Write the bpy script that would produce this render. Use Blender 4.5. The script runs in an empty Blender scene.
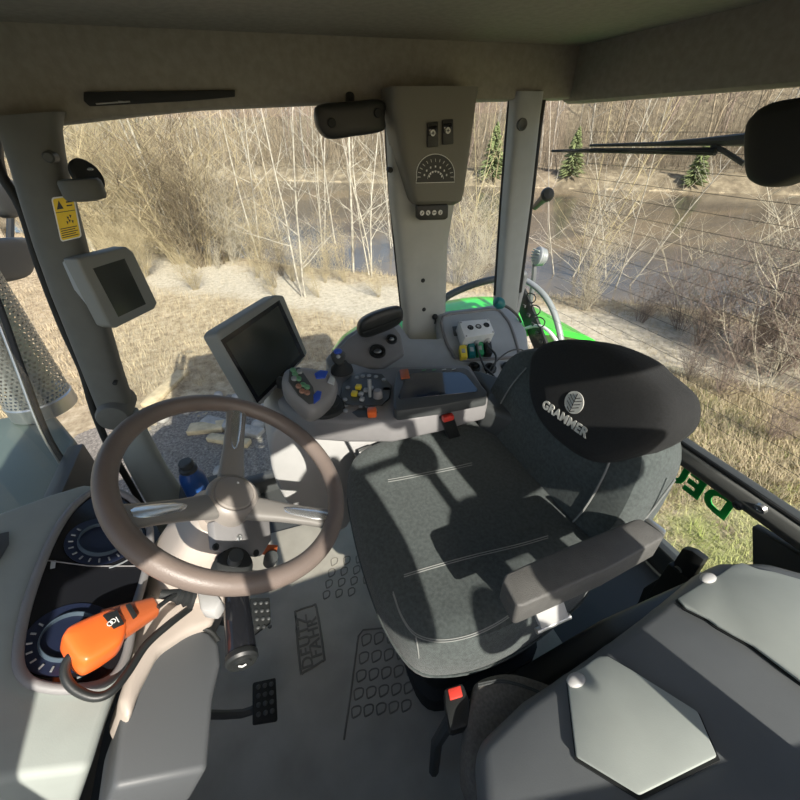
import bpy, bmesh, math, random
from mathutils import Vector, Matrix
PI = math.pi
C = bpy.context.scene.collection
V = Vector
rnd = random.Random(7)

# ------------------------------------------------------------------ camera
FOC = 390.0
CAM = V((-.54, .33, 1.30))
_p, _yw, _ro = math.radians(35), math.radians(20), math.radians(1.5)
_v = V((math.cos(_yw), -math.sin(_yw), 0)); _r0 = V((-math.sin(_yw), -math.cos(_yw), 0)); _up = V((0, 0, 1))
FW = _v*math.cos(_p) - _up*math.sin(_p)
_d0 = -_v*math.sin(_p) - _up*math.cos(_p)
RT = _r0*math.cos(_ro) + _d0*math.sin(_ro)
DN = -_r0*math.sin(_ro) + _d0*math.cos(_ro)
cd = bpy.data.cameras.new('camera'); cam = bpy.data.objects.new('camera', cd); C.objects.link(cam)
cd.sensor_width = 36; cd.sensor_fit = 'HORIZONTAL'; cd.lens = FOC/800*36; cd.clip_start = .02; cd.clip_end = 500
cam.matrix_world = Matrix(((RT.x, -DN.x, -FW.x, CAM.x), (RT.y, -DN.y, -FW.y, CAM.y), (RT.z, -DN.z, -FW.z, CAM.z), (0, 0, 0, 1)))
bpy.context.scene.camera = cam

def ray(px, py): return RT*(px-400) + DN*(py-400) + FW*FOC
def at(px, py, x=None, y=None, z=None, d=None, pl=None):
    """the point of the place seen at a pixel of the photograph on a known real plane"""
    q = ray(px, py)
    if pl: s = (V(pl[0])-CAM).dot(V(pl[1]))/q.dot(V(pl[1]))
    elif d: s = d/FOC
    elif x is not None: s = (x-CAM.x)/q.x
    elif y is not None: s = (y-CAM.y)/q.y
    else: s = (z-CAM.z)/q.z
    return CAM + q*s
def ats(pts, **k): return [at(a, b, **k) for a, b in pts]

# ------------------------------------------------------------------ materials
MATS = {}
def mat(name, col, rough=.55, metal=0, spec=.5, noise=0, nscale=40, bump=0, bscale=200, col2=None, coat=0, sheen=0):
    m = bpy.data.materials.new(name); m.use_nodes = True
    nt = m.node_tree; b = nt.nodes['Principled BSDF']
    b.inputs['Base Color'].default_value = (*col, 1); b.inputs['Roughness'].default_value = rough
    b.inputs['Metallic'].default_value = metal; b.inputs['Specular IOR Level'].default_value = spec
    b.inputs['Coat Weight'].default_value = coat; b.inputs['Sheen Weight'].default_value = sheen
    if noise or bump:
        tc = nt.nodes.new('ShaderNodeTexCoord')
    if noise:
        n = nt.nodes.new('ShaderNodeTexNoise'); n.inputs['Scale'].default_value = nscale; n.inputs['Detail'].default_value = 6
        nt.links.new(tc.outputs['Object'], n.inputs['Vector'])
        r = nt.nodes.new('ShaderNodeValToRGB')
        c2 = col2 or tuple(max(0, c*(1-noise)) for c in col)
        r.color_ramp.elements[0].color = (*c2, 1); r.color_ramp.elements[1].color = (*col, 1)
        r.color_ramp.elements[0].position = .35; r.color_ramp.elements[1].position = .65
        nt.links.new(n.outputs['Fac'], r.inputs['Fac']); nt.links.new(r.outputs['Color'], b.inputs['Base Color'])
    if bump:
        n2 = nt.nodes.new('ShaderNodeTexNoise'); n2.inputs['Scale'].default_value = bscale; n2.inputs['Detail'].default_value = 3
        nt.links.new(tc.outputs['Object'], n2.inputs['Vector'])
        bp = nt.nodes.new('ShaderNodeBump'); bp.inputs['Strength'].default_value = bump; bp.inputs['Distance'].default_value = .004
        nt.links.new(n2.outputs['Fac'], bp.inputs['Height']); nt.links.new(bp.outputs['Normal'], b.inputs['Normal'])
    MATS[name] = m
    return m
def glass(name, tint=(.93, .97, .95), refl=.05):
    m = bpy.data.materials.new(name); m.use_nodes = True; nt = m.node_tree
    nt.nodes.remove(nt.nodes['Principled BSDF']); out = nt.nodes['Material Output']
    t = nt.nodes.new('ShaderNodeBsdfTransparent'); t.inputs['Color'].default_value = (*tint, 1)
    g = nt.nodes.new('ShaderNodeBsdfGlossy'); g.inputs['Roughness'].default_value = .02
    mx = nt.nodes.new('ShaderNodeMixShader'); lw = nt.nodes.new('ShaderNodeFresnel'); lw.inputs['IOR'].default_value = 1.25
    nt.links.new(lw.outputs['Fac'], mx.inputs['Fac']); nt.links.new(t.outputs[0], mx.inputs[1]); nt.links.new(g.outputs[0], mx.inputs[2])
    nt.links.new(mx.outputs[0], out.inputs['Surface'])
    return m
M = dict(
 headliner=mat('headliner', (.30, .285, .245), .9, noise=.15, nscale=60, bump=.1),
 pillar=mat('pillar_dark_grey', (.115, .12, .112), .6, noise=.08, nscale=30, bump=.05, bscale=600),
 pillarL=mat('pillar_light_grey', (.42, .425, .395), .6, noise=.06, nscale=20, bump=.05, bscale=600),
 housing=mat('gauge_housing_grey', (.17, .165, .14), .6, bump=.05, bscale=600),
 black=mat('black_plastic', (.018, .02, .02), .45, bump=.05, bscale=500),
 rubber=mat('black_rubber', (.014, .016, .016), .7),
 gloss=mat('gloss_black', (.012, .013, .016), .12),
 screen=mat('dark_screen', (.035, .04, .035), .14, spec=.6),
 bluescreen=mat('blue_black_glass', (.012, .022, .045), .09, spec=.8, coat=.4),
 console=mat('console_grey', (.225, .22, .22), .55, noise=.06, nscale=25, bump=.06, bscale=500),
 panel=mat('panel_blue_grey', (.36, .385, .40), .55, noise=.06, nscale=25, bump=.05, bscale=500),
 dark=mat('dark_grey_plastic', (.06, .065, .065), .5, bump=.06, bscale=500),
 lightgrey=mat('light_grey_plastic', (.42, .42, .41), .5, noise=.05, nscale=20),
 beige=mat('warm_grey_plastic', (.46, .405, .355), .5, noise=.05, nscale=20),
 dash=mat('dash_grey_green', (.34, .37, .345), .6, noise=.06, nscale=20, bump=.05, bscale=500),
 fabric=mat('seat_fabric', (.074, .09, .087), .95, noise=.35, nscale=140, bump=.5, bscale=900, sheen=.15),
 fabricD=mat('headrest_fabric', (.017, .018, .019), .95, noise=.3, nscale=300, bump=.5, bscale=1400),
 fabricG=mat('warm_grey_fabric', (.16, .15, .135), .95, noise=.3, nscale=200, bump=.4, bscale=900),
 stitch=mat('thread_grey', (.22, .23, .22), .9),
 armrest=mat('armrest_vinyl', (.10, .098, .092), .55, noise=.15, nscale=60, bump=.3, bscale=500),
 rim=mat('wheel_rim_leather', (.185, .148, .128), .42, noise=.12, nscale=15, bump=.12, bscale=500),
 hub=mat('wheel_hub_plastic', (.27, .245, .22), .4, bump=.05, bscale=500),
 spoke=mat('wheel_spoke_plastic', (.20, .19, .175), .42),
 chrome=mat('satin_silver', (.62, .64, .66), .25, metal=.85),
 steel=mat('stainless', (.55, .56, .55), .35, metal=.9),
 mat=mat('floor_mat_rubber', (.44, .42, .36), .8, noise=.35, nscale=9, col2=(.36, .34, .29), bump=.2, bscale=60),
 white=mat('white_plastic', (.72, .74, .74), .4),
 print=mat('white_print', (.75, .75, .72), .6),
 logo=mat('logo_print', (.50, .50, .46), .7),
 yellow=mat('sticker_yellow', (.85, .58, .02), .5),
 fbody=mat('console_blue_grey', (.13, .14, .145), .5, noise=.06, nscale=20, bump=.06, bscale=500),
 knee=mat('knee_cover_grey', (.095, .102, .108), .5, bump=.05, bscale=500),
 moncase=mat('monitor_grey', (.22, .23, .22), .55, bump=.05, bscale=500),
 key=mat('grey_key', (.24, .26, .27), .4),
 twigD=mat('dark_twig', (.20, .155, .10), .95, noise=.5, nscale=2),
 matD=mat('mat_relief', (.22, .21, .18), .8, noise=.2, nscale=20),
 rust=mat('rust_key', (.30, .16, .11), .45),
 yellowK=mat('yellow_key', (.75, .60, .05), .45),
 orange=mat('orange_plastic', (.88, .155, .028), .33),
 orangeB=mat('burnt_orange_and_shade', (.42, .10, .03), .4),  # own tone on key and label; painted shade on the handset handle
 red=mat('red_button', (.62, .05, .035), .4),
 teal=mat('teal_plastic', (.005, .16, .17), .4),
 green=mat('connector_green', (.02, .28, .10), .4),
 greenK=mat('green_key', (.10, .26, .14), .4),
 fender=mat('fender_green', (.04, .62, .05), .3, coat=.5),
 sticker_green=mat('sticker_green', (.01, .50, .09), .5),
 blue=mat('blue_key', (.03, .08, .42), .35),
 bluebottle=mat('blue_bottle', (.03, .10, .32), .3),
 lens=mat('lens_grey', (.40, .43, .44), .2),
 dial=mat('dial_blue', (.014, .02, .045), .3),
 dialring=mat('dial_ring', (.07, .10, .13), .4),
 hood=mat('hood_grey_green', (.11, .14, .125), .45, noise=.1, nscale=4),
 bark=mat('birch_bark', (.54, .50, .41), .9, noise=.6, nscale=14, col2=(.30, .27, .23)),
 barkF=mat('far_birch_bark', (.42, .39, .33), .9, noise=.6, nscale=3, col2=(.16, .14, .12)),
 barkY=mat('yellow_bark', (.55, .46, .27), .9, noise=.4, nscale=20),
 twig=mat('dry_twig', (.38, .31, .22), .95, noise=.5, nscale=2),
 twigY=mat('straw_twig', (.58, .48, .30), .95, noise=.45, nscale=2),
 twigW=mat('pale_twig', (.55, .49, .38), .95, noise=.3, nscale=6),
 twigR=mat('red_grey_twig', (.30, .23, .19), .95, noise=.3, nscale=6),
 blade=mat('dry_grass', (.56, .46, .30), .95, noise=.45, nscale=3),
 bladeG=mat('spring_grass', (.30, .34, .10), .95, noise=.45, nscale=4, col2=(.42, .38, .2)),
 spruce=mat('spruce_green', (.20, .24, .10), .95, noise=.5, nscale=6),
 wood=mat('weathered_plank', (.58, .47, .30), .9, noise=.3, nscale=12),
 stone=mat('grey_stone', (.40, .38, .35), .95, noise=.3, nscale=10),
 glass=glass('clear_glass'), glassR=glass('rear_glass', (.93, .95, .92)),
)

# ------------------------------------------------------------------ mesh building
def smooth_pts(pts, n=6, closed=False):
    pts = [V(p) for p in pts]; out = []; L = len(pts)
    for i in range(L if closed else L-1):
        p0 = pts[(i-1) % L] if closed or i > 0 else pts[0]*2-pts[1]
        p1 = pts[i]; p2 = pts[(i+1) % L]
        p3 = pts[(i+2) % L] if closed or i+2 < L else pts[-1]*2-pts[-2]
        for k in range(n):
            t = k/n
            out.append(.5*((2*p1)+(p2-p0)*t+(2*p0-5*p1+4*p2-p3)*t*t+(3*p1-p0-3*p2+p3)*t**3))
    if not closed: out.append(pts[-1])
    return out
def frame(n, hint=None):
    n = V(n).normalized()
    h = V(hint) if hint else (V((0, 0, 1)) if abs(n.z) < .9 else V((1, 0, 0)))
    a = h.cross(n)
    if a.length < 1e-6: a = V((1, 0, 0)).cross(n)
    a.normalize(); b = n.cross(a)
    return a, b, n
def poly_normal(pts):
    n = V((0, 0, 0))
    for i in range(len(pts)):
        p, q = pts[i], pts[(i+1) % len(pts)]
        n += V(((p.y-q.y)*(p.z+q.z), (p.z-q.z)*(p.x+q.x), (p.x-q.x)*(p.y+q.y)))
    return n.normalized()
class MB:
    def __init__(self): self.bm = bmesh.new()
    def _merge(self, tmp):
        bmesh.ops.recalc_face_normals(tmp, faces=tmp.faces[:])
        me = bpy.data.meshes.new('tmp'); tmp.to_mesh(me); tmp.free(); self.bm.from_mesh(me); bpy.data.meshes.remove(me); return self
    def box(self, c, s, R=None, bev=.004, seg=2):
        t = bmesh.new(); bmesh.ops.create_cube(t, size=1)
        for v in t.verts: v.co = V((v.co.x*s[0], v.co.y*s[1], v.co.z*s[2]))
        if bev: bmesh.ops.bevel(t, geom=t.edges[:], offset=min(bev, min(s)*.49), segments=seg, affect='EDGES', profile=.5)
        for v in t.verts: v.co = (R @ v.co if R else v.co) + V(c)
        return self._merge(t)
    def prism(self, pts, vec, bev=.003, seg=2):
        pts = [V(p) for p in pts]; vec = V(vec)
        t = bmesh.new()
        a = [t.verts.new(p) for p in pts]; b = [t.verts.new(p+vec) for p in pts]; n = len(pts)
        t.faces.new(a); t.faces.new(b[::-1])
        for i in range(n): t.faces.new((a[i], b[i], b[(i+1) % n], a[(i+1) % n]))
        bmesh.ops.recalc_face_normals(t, faces=t.faces[:])
        if bev: bmesh.ops.bevel(t, geom=t.edges[:], offset=bev, segments=seg, affect='EDGES', profile=.5, clamp_overlap=True)
        return self._merge(t)
    def loft(self, rings, cap=True, closed=True):
        t = bmesh.new(); R = [[t.verts.new(V(p)) for p in r] for r in rings]; n = len(R[0])
        for i in range(len(R)-1):
            for k in range(n if closed else n-1):
                t.faces.new((R[i][k], R[i][(k+1) % n], R[i+1][(k+1) % n], R[i+1][k]))
        if cap: t.faces.new(R[0][::-1]); t.faces.new(R[-1])
        return self._merge(t)
    def tube(self, pts, r, seg=10, sm=0, closed=False, cap=True, hint=None, flat=None):
        if sm: 
            if isinstance(r, (list, tuple)):
                n0 = len(r); pts2 = smooth_pts(pts, sm, closed); 
                r = [r[min(n0-1, int(i/sm))]*(1-(i/sm) % 1)+r[min(n0-1, int(i/sm)+1)]*((i/sm) % 1) for i in range(len(pts2))]; pts = pts2
            else: pts = smooth_pts(pts, sm, closed)
        pts = [V(p) for p in pts]; n = len(pts)
        if not isinstance(r, (list, tuple)): r = [r]*n
        rings = []; a = None
        for i in range(n):
            if closed: d = pts[(i+1) % n]-pts[i-1]
            else: d = pts[min(i+1, n-1)]-pts[max(i-1, 0)]
            if d.length < 1e-9: d = V((0, 0, 1))
            d.normalize()
            if a is None: a, b, _ = frame(d, hint)
            else:
                a = a-d*a.dot(d); a.normalize()
            b = d.cross(a)
            fa, fb = flat or (1, 1)
            rings.append([pts[i]+(a*math.cos(2*PI*k/seg)*fa+b*math.sin(2*PI*k/seg)*fb)*r[i] for k in range(seg)])
        if closed: rings.append(rings[0])
        if closed:
            t = bmesh.new(); R = [[t.verts.new(p) for p in q] for q in rings[:-1]]; L = len(R)
            for i in range(L):
                for k in range(seg): t.faces.new((R[i][k], R[i][(k+1) % seg], R[(i+1) % L][(k+1) % seg], R[(i+1) % L][k]))
            return self._merge(t)
        return self.loft(rings, cap)
    def cyl(self, p0, p1, r0, r1=None, seg=28, bev=0):
        p0, p1 = V(p0), V(p1); r1 = r0 if r1 is None else r1; d = (p1-p0); L = d.length; d.normalize()
        if bev: return self.tube([p0, p0+d*1e-5, p0+d*bev, p1-d*bev, p1-d*1e-5, p1], [r0-bev, r0-bev, r0, r1, r1-bev, r1-bev], seg)
        return self.tube([p0, p1], [r0, r1], seg)
    def lathe(self, prof, o, axis, seg=32):
        a, b, n = frame(axis); o = V(o)
        rings = [[o+n*h+(a*math.cos(2*PI*k/seg)+b*math.sin(2*PI*k/seg))*max(r, 1e-5) for k in range(seg)] for r, h in prof]
        return self.loft(rings)
    def ball(self, c, r, R=None, u=20, v=14):
        t = bmesh.new(); bmesh.ops.create_uvsphere(t, u_segments=u, v_segments=v, radius=1)
        for w in t.verts:
            q = V((w.co.x*r[0], w.co.y*r[1], w.co.z*r[2])); w.co = (R @ q if R else q)+V(c)
        return self._merge(t)
    def pad(self, outline, n, thick, dome=.02, rnd_=.35, sm=6, back=.9):
        """a stuffed pad: closed outline in a plane, normal n to the front"""
        o = smooth_pts(outline, sm, True); n = V(n).normalized(); c = sum(o, V())/len(o)
        prof = [(back*.6, -thick), (back*.97, -thick), (back+.04, -thick*.9), (1, -thick*.6), (1, -thick*.3), (.985, -thick*.12), (.95, 0), (.88, dome*.45), (.72, dome*.8), (.45, dome), (.15, dome*1.02), (.02, dome*1.02)]
        return self.loft([[c+(p-c)*s+n*h for p in o] for s, h in prof])
    def build(self, name, m, parent=None, sharp=38, loc=None):
        me = bpy.data.meshes.new(name)
        bmesh.ops.remove_doubles(self.bm, verts=self.bm.verts[:], dist=1e-6)
        self.bm.to_mesh(me); self.bm.free()
        o = bpy.data.objects.new(name, me); C.objects.link(o)
        for p in me.polygons: p.use_smooth = True
        me.set_sharp_from_angle(angle=math.radians(sharp))
        me.materials.append(m if not isinstance(m, str) else M[m])
        place(o, parent, loc)
        return o
ORG = {}
def place(o, parent=None, loc=None):
    me = o.data
    if parent is not None:
        w = ORG[parent]; me.transform(Matrix.Translation(-w)); o.parent = parent; ORG[o] = w
    else:
        if loc is None:
            xs = [v.co for v in me.vertices]
            loc = V(((min(v.x for v in xs)+max(v.x for v in xs))/2, (min(v.y for v in xs)+max(v.y for v in xs))/2, min(v.z for v in xs)))
        me.transform(Matrix.Translation(-V(loc))); o.location = loc; ORG[o] = V(loc)
def tag(o, label, cat, group=None, kind=None):
    o['label'] = label; o['category'] = cat
    if group: o['group'] = group
    if kind: o['kind'] = kind
    return o
def thing(name, label, cat, loc, group=None):
    o = bpy.data.objects.new(name, None); C.objects.link(o); o.location = loc; o.empty_display_size = .05
    ORG[o] = V(loc); return tag(o, label, cat, group)
def struct(name, mb, m, label=None):
    o = mb.build(name, m); o['kind'] = 'structure'
    return o
def text(name, s, M4, m, parent=None, size=1, ext=.0006, bold=0, spacing=1.0):
    cu = bpy.data.curves.new('t', 'FONT'); cu.body = s; cu.size = size; cu.extrude = ext; cu.offset = bold
    cu.align_x = 'CENTER'; cu.align_y = 'CENTER'; cu.space_character = spacing; cu.resolution_u = 3
    t = bpy.data.objects.new('t', cu); C.objects.link(t)
    dg = bpy.context.evaluated_depsgraph_get(); me = bpy.data.meshes.new_from_object(t.evaluated_get(dg))
    bpy.data.objects.remove(t); bpy.data.curves.remove(cu)
    me.name = name; me.materials.clear(); me.transform(M4); me.materials.append(M[m])
    o = bpy.data.objects.new(name, me); C.objects.link(o); place(o, parent); return o
def basis(o, ex, ey, ez=None):
    ex, ey = V(ex).normalized(), V(ey); ez = ex.cross(ey).normalized() if ez is None else V(ez).normalized(); ey = ez.cross(ex)
    return Matrix(((ex.x, ey.x, ez.x, o[0]), (ex.y, ey.y, ez.y, o[1]), (ex.z, ey.z, ez.z, o[2]), (0, 0, 0, 1)))
def rot3(ex, ey): return basis((0, 0, 0), ex, ey).to_3x3()
def rr(c, a, b, n=20, e=4):
    """superellipse ring around c with half axes a, b (vectors)"""
    out = []
    for k in range(n):
        t = 2*PI*(k+.5)/n; ct, st = math.cos(t), math.sin(t)
        out.append(c+a*math.copysign(abs(ct)**(2/e), ct)+b*math.copysign(abs(st)**(2/e), st))
    return out

# ================================================================== CAB SHELL (the setting)
mb = MB(); mb.box((.02, .1, -.03), (1.56, 1.74, .06), bev=0); struct('floor', mb, 'dark')
mb = MB(); mb.box((0, .1, 1.62), (1.86, 1.98, .26), bev=.05); struct('ceiling', mb, 'headliner')
# right roof rail, its lower edge follows the door opening
low = ats([(-40, 139), (0, 131), (60, 124), (130, 116), (200, 109), (320, 104), (430, 102), (560, 99)], x=.75)
low = [V((.75, .99, low[0].z))]+low+[V((.75, -.80, low[-1].z))]
mb = MB(); mb.prism(low+[V((.75, -.80, 1.52)), V((.75, .99, 1.52))], (.12, 0, 0), .012); struct('trim_1', mb, 'headliner')
mb = MB(); mb.prism([(-.86, y, z) for y, z in ((-.79, 1.46), (.20, 1.46), (.45, 1.37), (.60, 1.31), (.99, 1.27), (.99, 1.53), (-.79, 1.53))], (.12, 0, 0), .012); struct('trim_2', mb, 'headliner')
mb = MB(); mb.box((0, 1.0, 1.44), (1.6, .10, .16), bev=.02); struct('trim_3', mb, 'headliner')
zr = at(650, 97, y=-.75).z
mb = MB(); mb.box((0, -.80, (zr+1.52)/2), (1.6, .10, 1.52-zr), bev=.02); struct('trim_4', mb, 'headliner')
for i, (y0, y1, w) in enumerate([(.76, .73, .12), (-.16, -.16, .08), (-.62, -.62, .10)]):
    mb = MB(); mb.tube([(-.79, y0, 0.02), (-.79, y0, .6), (-.79, y1, 1.45)], w/2, 10, 3); struct('trim_%d' % (5+i), mb, 'pillar')  # unseen left posts; front and middle ones placed for the shadows they cast
# right sill, front lower wall, rear lower wall
mb = MB(); mb.box((.80, .1, .02), (.06, 1.6, .10), bev=.01); struct('wall_right', mb, 'dark')
mb = MB(); mb.box((0, 1.0, .22), (1.5, .05, .5), bev=.01); struct('wall_front', mb, 'dark')
mb = MB(); mb.box((0, -.80, .02), (1.5, .05, .14), bev=.01); struct('wall_rear', mb, 'dark')
mb = MB(); mb.prism([(-.82, -.78, 0), (-.82, -.78, .80), (-.82, .98, .80), (-.82, .98, 0)], (.04, 0, 0), .01); struct('wall_left', mb, 'dark')  # unseen left wall, added at this height to keep the floor in shade
mb = MB(); mb.prism([(-.83, -.13, 1.12), (-.83, -.29, 1.15), (-.83, -.33, 1.20), (-.83, -.32, 1.29), (-.83, -.20, 1.36), (-.83, -.18, 1.48), (-.83, -.12, 1.48)], (.04, 0, 0), .01); struct('trim_8', mb, 'pillar')  # unseen plate added beside the left post to shade cushion and backrest
def pane(n, pts, m='glass', th=(0, 0, 0)):
    mb = MB(); t = bmesh.new(); t.faces.new([t.verts.new(p) for p in pts]); mb._merge(t); return struct('window_%d' % n, mb, m)
pane(1, [(-.74, 1.0, .47), (.74, 1.0, .47), (.74, 1.0, 1.36), (-.74, 1.0, 1.36)])
pane(2, [(.81, .86, .08), (.81, -.27, .08), (.81, -.27, 1.33), (.81, .80, 1.33)])
pane(3, [(.81, -.33, .50), (.81, -.66, .50), (.81, -.66, 1.33), (.81, -.33, 1.33)])
w4 = pane(4, [(.80, -.80, .50), (-.74, -.80, .50), (-.74, -.80, zr), (.80, -.80, zr)], 'glassR')
pane(5, [(.55, -.80, .09), (-.74, -.80, .09), (-.74, -.80, .46), (.55, -.80, .46)])
mb = MB()
for k in range(17):
    z = .585+k*.043; mb.tube([(.70, -.797, z), (-.72, -.797, z)], .0006, 4)
mb.build('heating_wire', 'dark', w4)

# ------------------------------------------------------------------ right front pillar
def section_ring(l, r, x, dx, e=3.2):
    a, b = at(*l, x=x), at(*r, x=x); return rr((a+b)/2, (b-a)/2, V((dx, 0, 0)), 20, e)
ap = thing('cab_pillar', 'dark grey front cab pillar carrying the yellow warning sticker and small monitor', 'pillar', at(115, 405, x=.72))
mb = MB(); mb.loft([section_ring(l, r, .72, .045) for l, r in [((-12, 118), (64, 112)), ((2, 135), (61, 130)), ((12, 165), (65, 160)), ((22, 200), (73, 195)), ((36, 245), (85, 240)), ((52, 290), (96, 284)), ((70, 335), (110, 328)), ((86, 375), (121, 366)), ((98, 405), (131, 398))]])
mb.build('upper_post', 'pillar', ap)
mb = MB(); c = at(117, 407, x=.72); a = at(96, 411, x=.72)-c
mb.tube([c-V((.07, 0, 0)), c-V((.068, 0, 0)), c-V((.055, 0, 0)), c+V((.055, 0, 0)), c+V((.06, 0, 0))], [.030, .040, .046, .046, .03], 26); mb.build('pivot_boss', 'pillar', ap)
mb = MB(); mb.loft([section_ring(l, r, .73, .035) for l, r in [((112, 415), (138, 412)), ((124, 458), (150, 437)), ((138, 485), (168, 470)), ((150, 506), (186, 496)), ((158, 528), (204, 522))]])
mb.build('lower_post', 'dash', ap)
mb = MB(); mb.tube(ats([(-14, 135), (0, 172), (22, 210), (38, 262), (62, 325), (82, 370), (93, 408), (108, 445), (128, 480), (146, 512)], x=.755), .011, 10, 4); mb.build('door_seal', 'rubber', ap)
mb = MB(); q = at(50, 157, x=.672); mb.cyl(q+V((.02, 0, 0)), q-V((.012, 0, 0)), .013, .011, bev=.003); mb.build('screw_cap', 'dark', ap)
mb = MB(); q = at(115, 383, x=.672); mb.cyl(q+V((.02, 0, 0)), q-V((.006, 0, 0)), .006, bev=.002); mb.build('screw_cap', 'rubber', ap)

# coat-hook like roller on the pillar
hk = thing('mirror_bracket', 'grey round bracket with black disc on front pillar above yellow sticker', 'bracket', at(80, 185, x=.66))
mb = MB(); a = at(79, 180, x=.655); mb.loft([rr(a+V((-.002, 0, dz)), V((0, .042*s, 0)), V((.03*s, 0, 0)), 24, 2.6) for dz, s in [(-.042, .5), (-.038, .92), (-.03, 1), (-.004, 1), (.002, .9), (.003, .3)]]); mb.build('body', 'pillar', hk)
mb = MB(); q = at(88, 175, x=.68); n = V((-.5, -.75, .35)).normalized(); mb.cyl(q+n*.004, q-n*.012, .036, bev=.004); mb.build('disc', 'rubber', hk)
mb = MB(); q = at(87, 171.5, x=.655); mb.ball(q+n*.012, (.006, .006, .003)); mb.build('screw', 'steel', hk)

# yellow warning sticker
st = thing('warning_sticker', 'yellow warning sticker with black triangle on the front pillar', 'sticker', at(67, 240, x=.67))
def on_quad(tl, tr, br, bl, u, v, off):
    p = (tl*(1-u)+tr*u)*(1-v)+(bl*(1-u)+br*u)*v
    n = (tr-tl).cross(bl-tl).normalized()
    if n.dot(CAM-p) < 0: n = -n
    return p+n*off
SQ = ats([(51, 197.5), (74, 195), (82, 237), (61, 242)], x=.668)
def sq(u, v, off=0): return on_quad(*SQ, u, v, off)
def qprism(mb, f, uv, th, lift=0): mb.prism([f(u, v, lift) for u, v in uv], f(.5, .5, lift+th)-f(.5, .5, lift), 0); return mb
def rrect(u0, v0, u1, v1, r=.1, ar=1):
    o = []
    for cx, cy, a0 in ((u1-r, v0+r*ar, -90), (u1-r, v1-r*ar, 0), (u0+r, v1-r*ar, 90), (u0+r, v0+r*ar, 180)):
        for k in range(5):
            a = math.radians(a0+k*22.5); o.append((cx+r*math.cos(a), cy+r*ar*math.sin(a)))
    return o
qprism(MB(), sq, rrect(0, 0, 1, 1, .12, .6), .001).build('white_border', 'print', st)
mb = qprism(MB(), sq, rrect(.06, .03, .94, .97, .1, .6), .0006, .001); mb.build('yellow_field', 'yellow', st)
mb = MB(); qprism(mb, sq, [(.15, .27), (.30, .08), (.45, .27)], .0005, .0016)
for v0, v1 in ((.33, .345),): qprism(mb, sq, [(.07, v0), (.93, v0), (.93, v1), (.07, v1)], .0005, .0016)
for (u, v) in ((.5, .45), (.62, .42), (.55, .52), (.44, .55), (.68, .55)): qprism(mb, sq, [(u, v), (u+.10, v+.02), (u+.05, v+.09)], .0005, .0016)
for k, (a, b) in enumerate(((.60, .9), (.12, .45))): qprism(mb, sq, [(a, .12+.08*k), (b, .12+.08*k), (b, .15+.08*k), (a, .15+.08*k)] if k == 0 else [(.6, .2), (.85, .2), (.85, .23), (.6, .23)], .0005, .0016)
for k in range(5): qprism(mb, sq, [(.12, .70+.05*k), (.88-.1*(k % 2), .70+.05*k), (.88-.1*(k % 2), .72+.05*k), (.12, .72+.05*k)], .0005, .0016)
mb.build('black_print', 'black', st)

# small monitor on the front pillar
def quad_slab(mb, P, th, bev, back=None, bs=1):
    """slab whose front face is the quad P (TL,TR,BR,BL)"""
    n = (P[1]-P[0]).cross(P[3]-P[0]).normalized()
    if n.dot(CAM-P[0]) < 0: n = -n
    mb.prism(P, -n*th, bev, 3); return n
pm = thing('pillar_monitor', 'small grey framed monitor mounted on the front pillar', 'monitor', at(110, 329, d=1.0))
s = 1/1.1
PMq = [CAM+(V(p)-CAM)*s for p in [(.845, .79, 1.017)]]
PMs = [CAM+(V(p)-CAM)*.88 for p in [(.812, .749, .993), (.911, .687, .989), (.91, .681, .841), (.811, .743, .845)]]
ex = (PMs[1]-PMs[0]).normalized(); ez = V((0, 0, 1)); nn = ex.cross(ez); nn = nn if nn.dot(CAM-PMs[0]) > 0 else -nn
c0 = sum(PMs, V())/4
def pmq(px, py, off=0): return at(px, py, pl=(c0+nn*off, nn))
mb = MB(); mb.prism([pmq(*a) for a in [(77, 259), (127, 246.5), (134, 252), (158, 303), (155, 309), (116, 328.5), (110, 326)]], -nn*.045, .006, 3); mb.build('casing', 'moncase', pm)
mb = MB(); mb.prism([pmq(*a, .0005) for a in [(93, 268.5), (124.5, 258.5), (146, 304), (118.5, 317)]], -nn*.002, 0); mb.build('screen', 'screen', pm)
mb = MB(); mb.prism([pmq(*a, -.046) for a in [(68, 262), (79, 258), (112, 322), (104, 320), (80, 290)]], -nn*.02, .004); mb.build('bracket', 'panel', pm)

# ------------------------------------------------------------------ air vent slit and black mirror housing in the headliner
av = thing('air_vent', 'black air vent slot in the headliner edge above the windscreen corner', 'vent', at(140, 104, x=.745))
mb = MB(); mb.prism(ats([(84, 101), (90, 106.5), (190, 101), (235, 97), (235, 90), (84, 92)], x=.743), (-.006, 0, 0), .002); mb.build('slot', 'rubber', av)
mb = MB(); mb.tube(ats([(96, 104), (130, 101.5), (118, 101)], x=.735), .0016, 6); mb.build('painted_highlight', 'lightgrey', av)  # pale strip painted in as the highlight along the slot
bm_ = thing('interior_mirror', 'black rounded mirror housing hanging under the headliner beside the gauge pillar', 'mirror', at(350, 138, x=.7))
mb = MB(); c = at(351, 120, x=.69)
mb.pad(ats([(316, 112), (322, 104), (352, 101), (384, 100), (386, 118), (384, 131), (352, 137), (330, 139), (319, 129)], x=.69), (-1, 0, 0), .05, .006, sm=5); mb.build('housing', 'black', bm_)
for q in [(331, 123), (377, 113)]:
    mb = MB(); p = at(*q, x=.69); mb.cyl(p-V((.012, 0, 0)), p+V((.01, 0, 0)), .011, bev=.002); mb.build('screw_cover', 'rubber', bm_)
mb = MB(); mb.tube([at(350, 106, x=.72), at(350, 96, x=.745)], .012); mb.build('stem', 'black', bm_)

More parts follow.
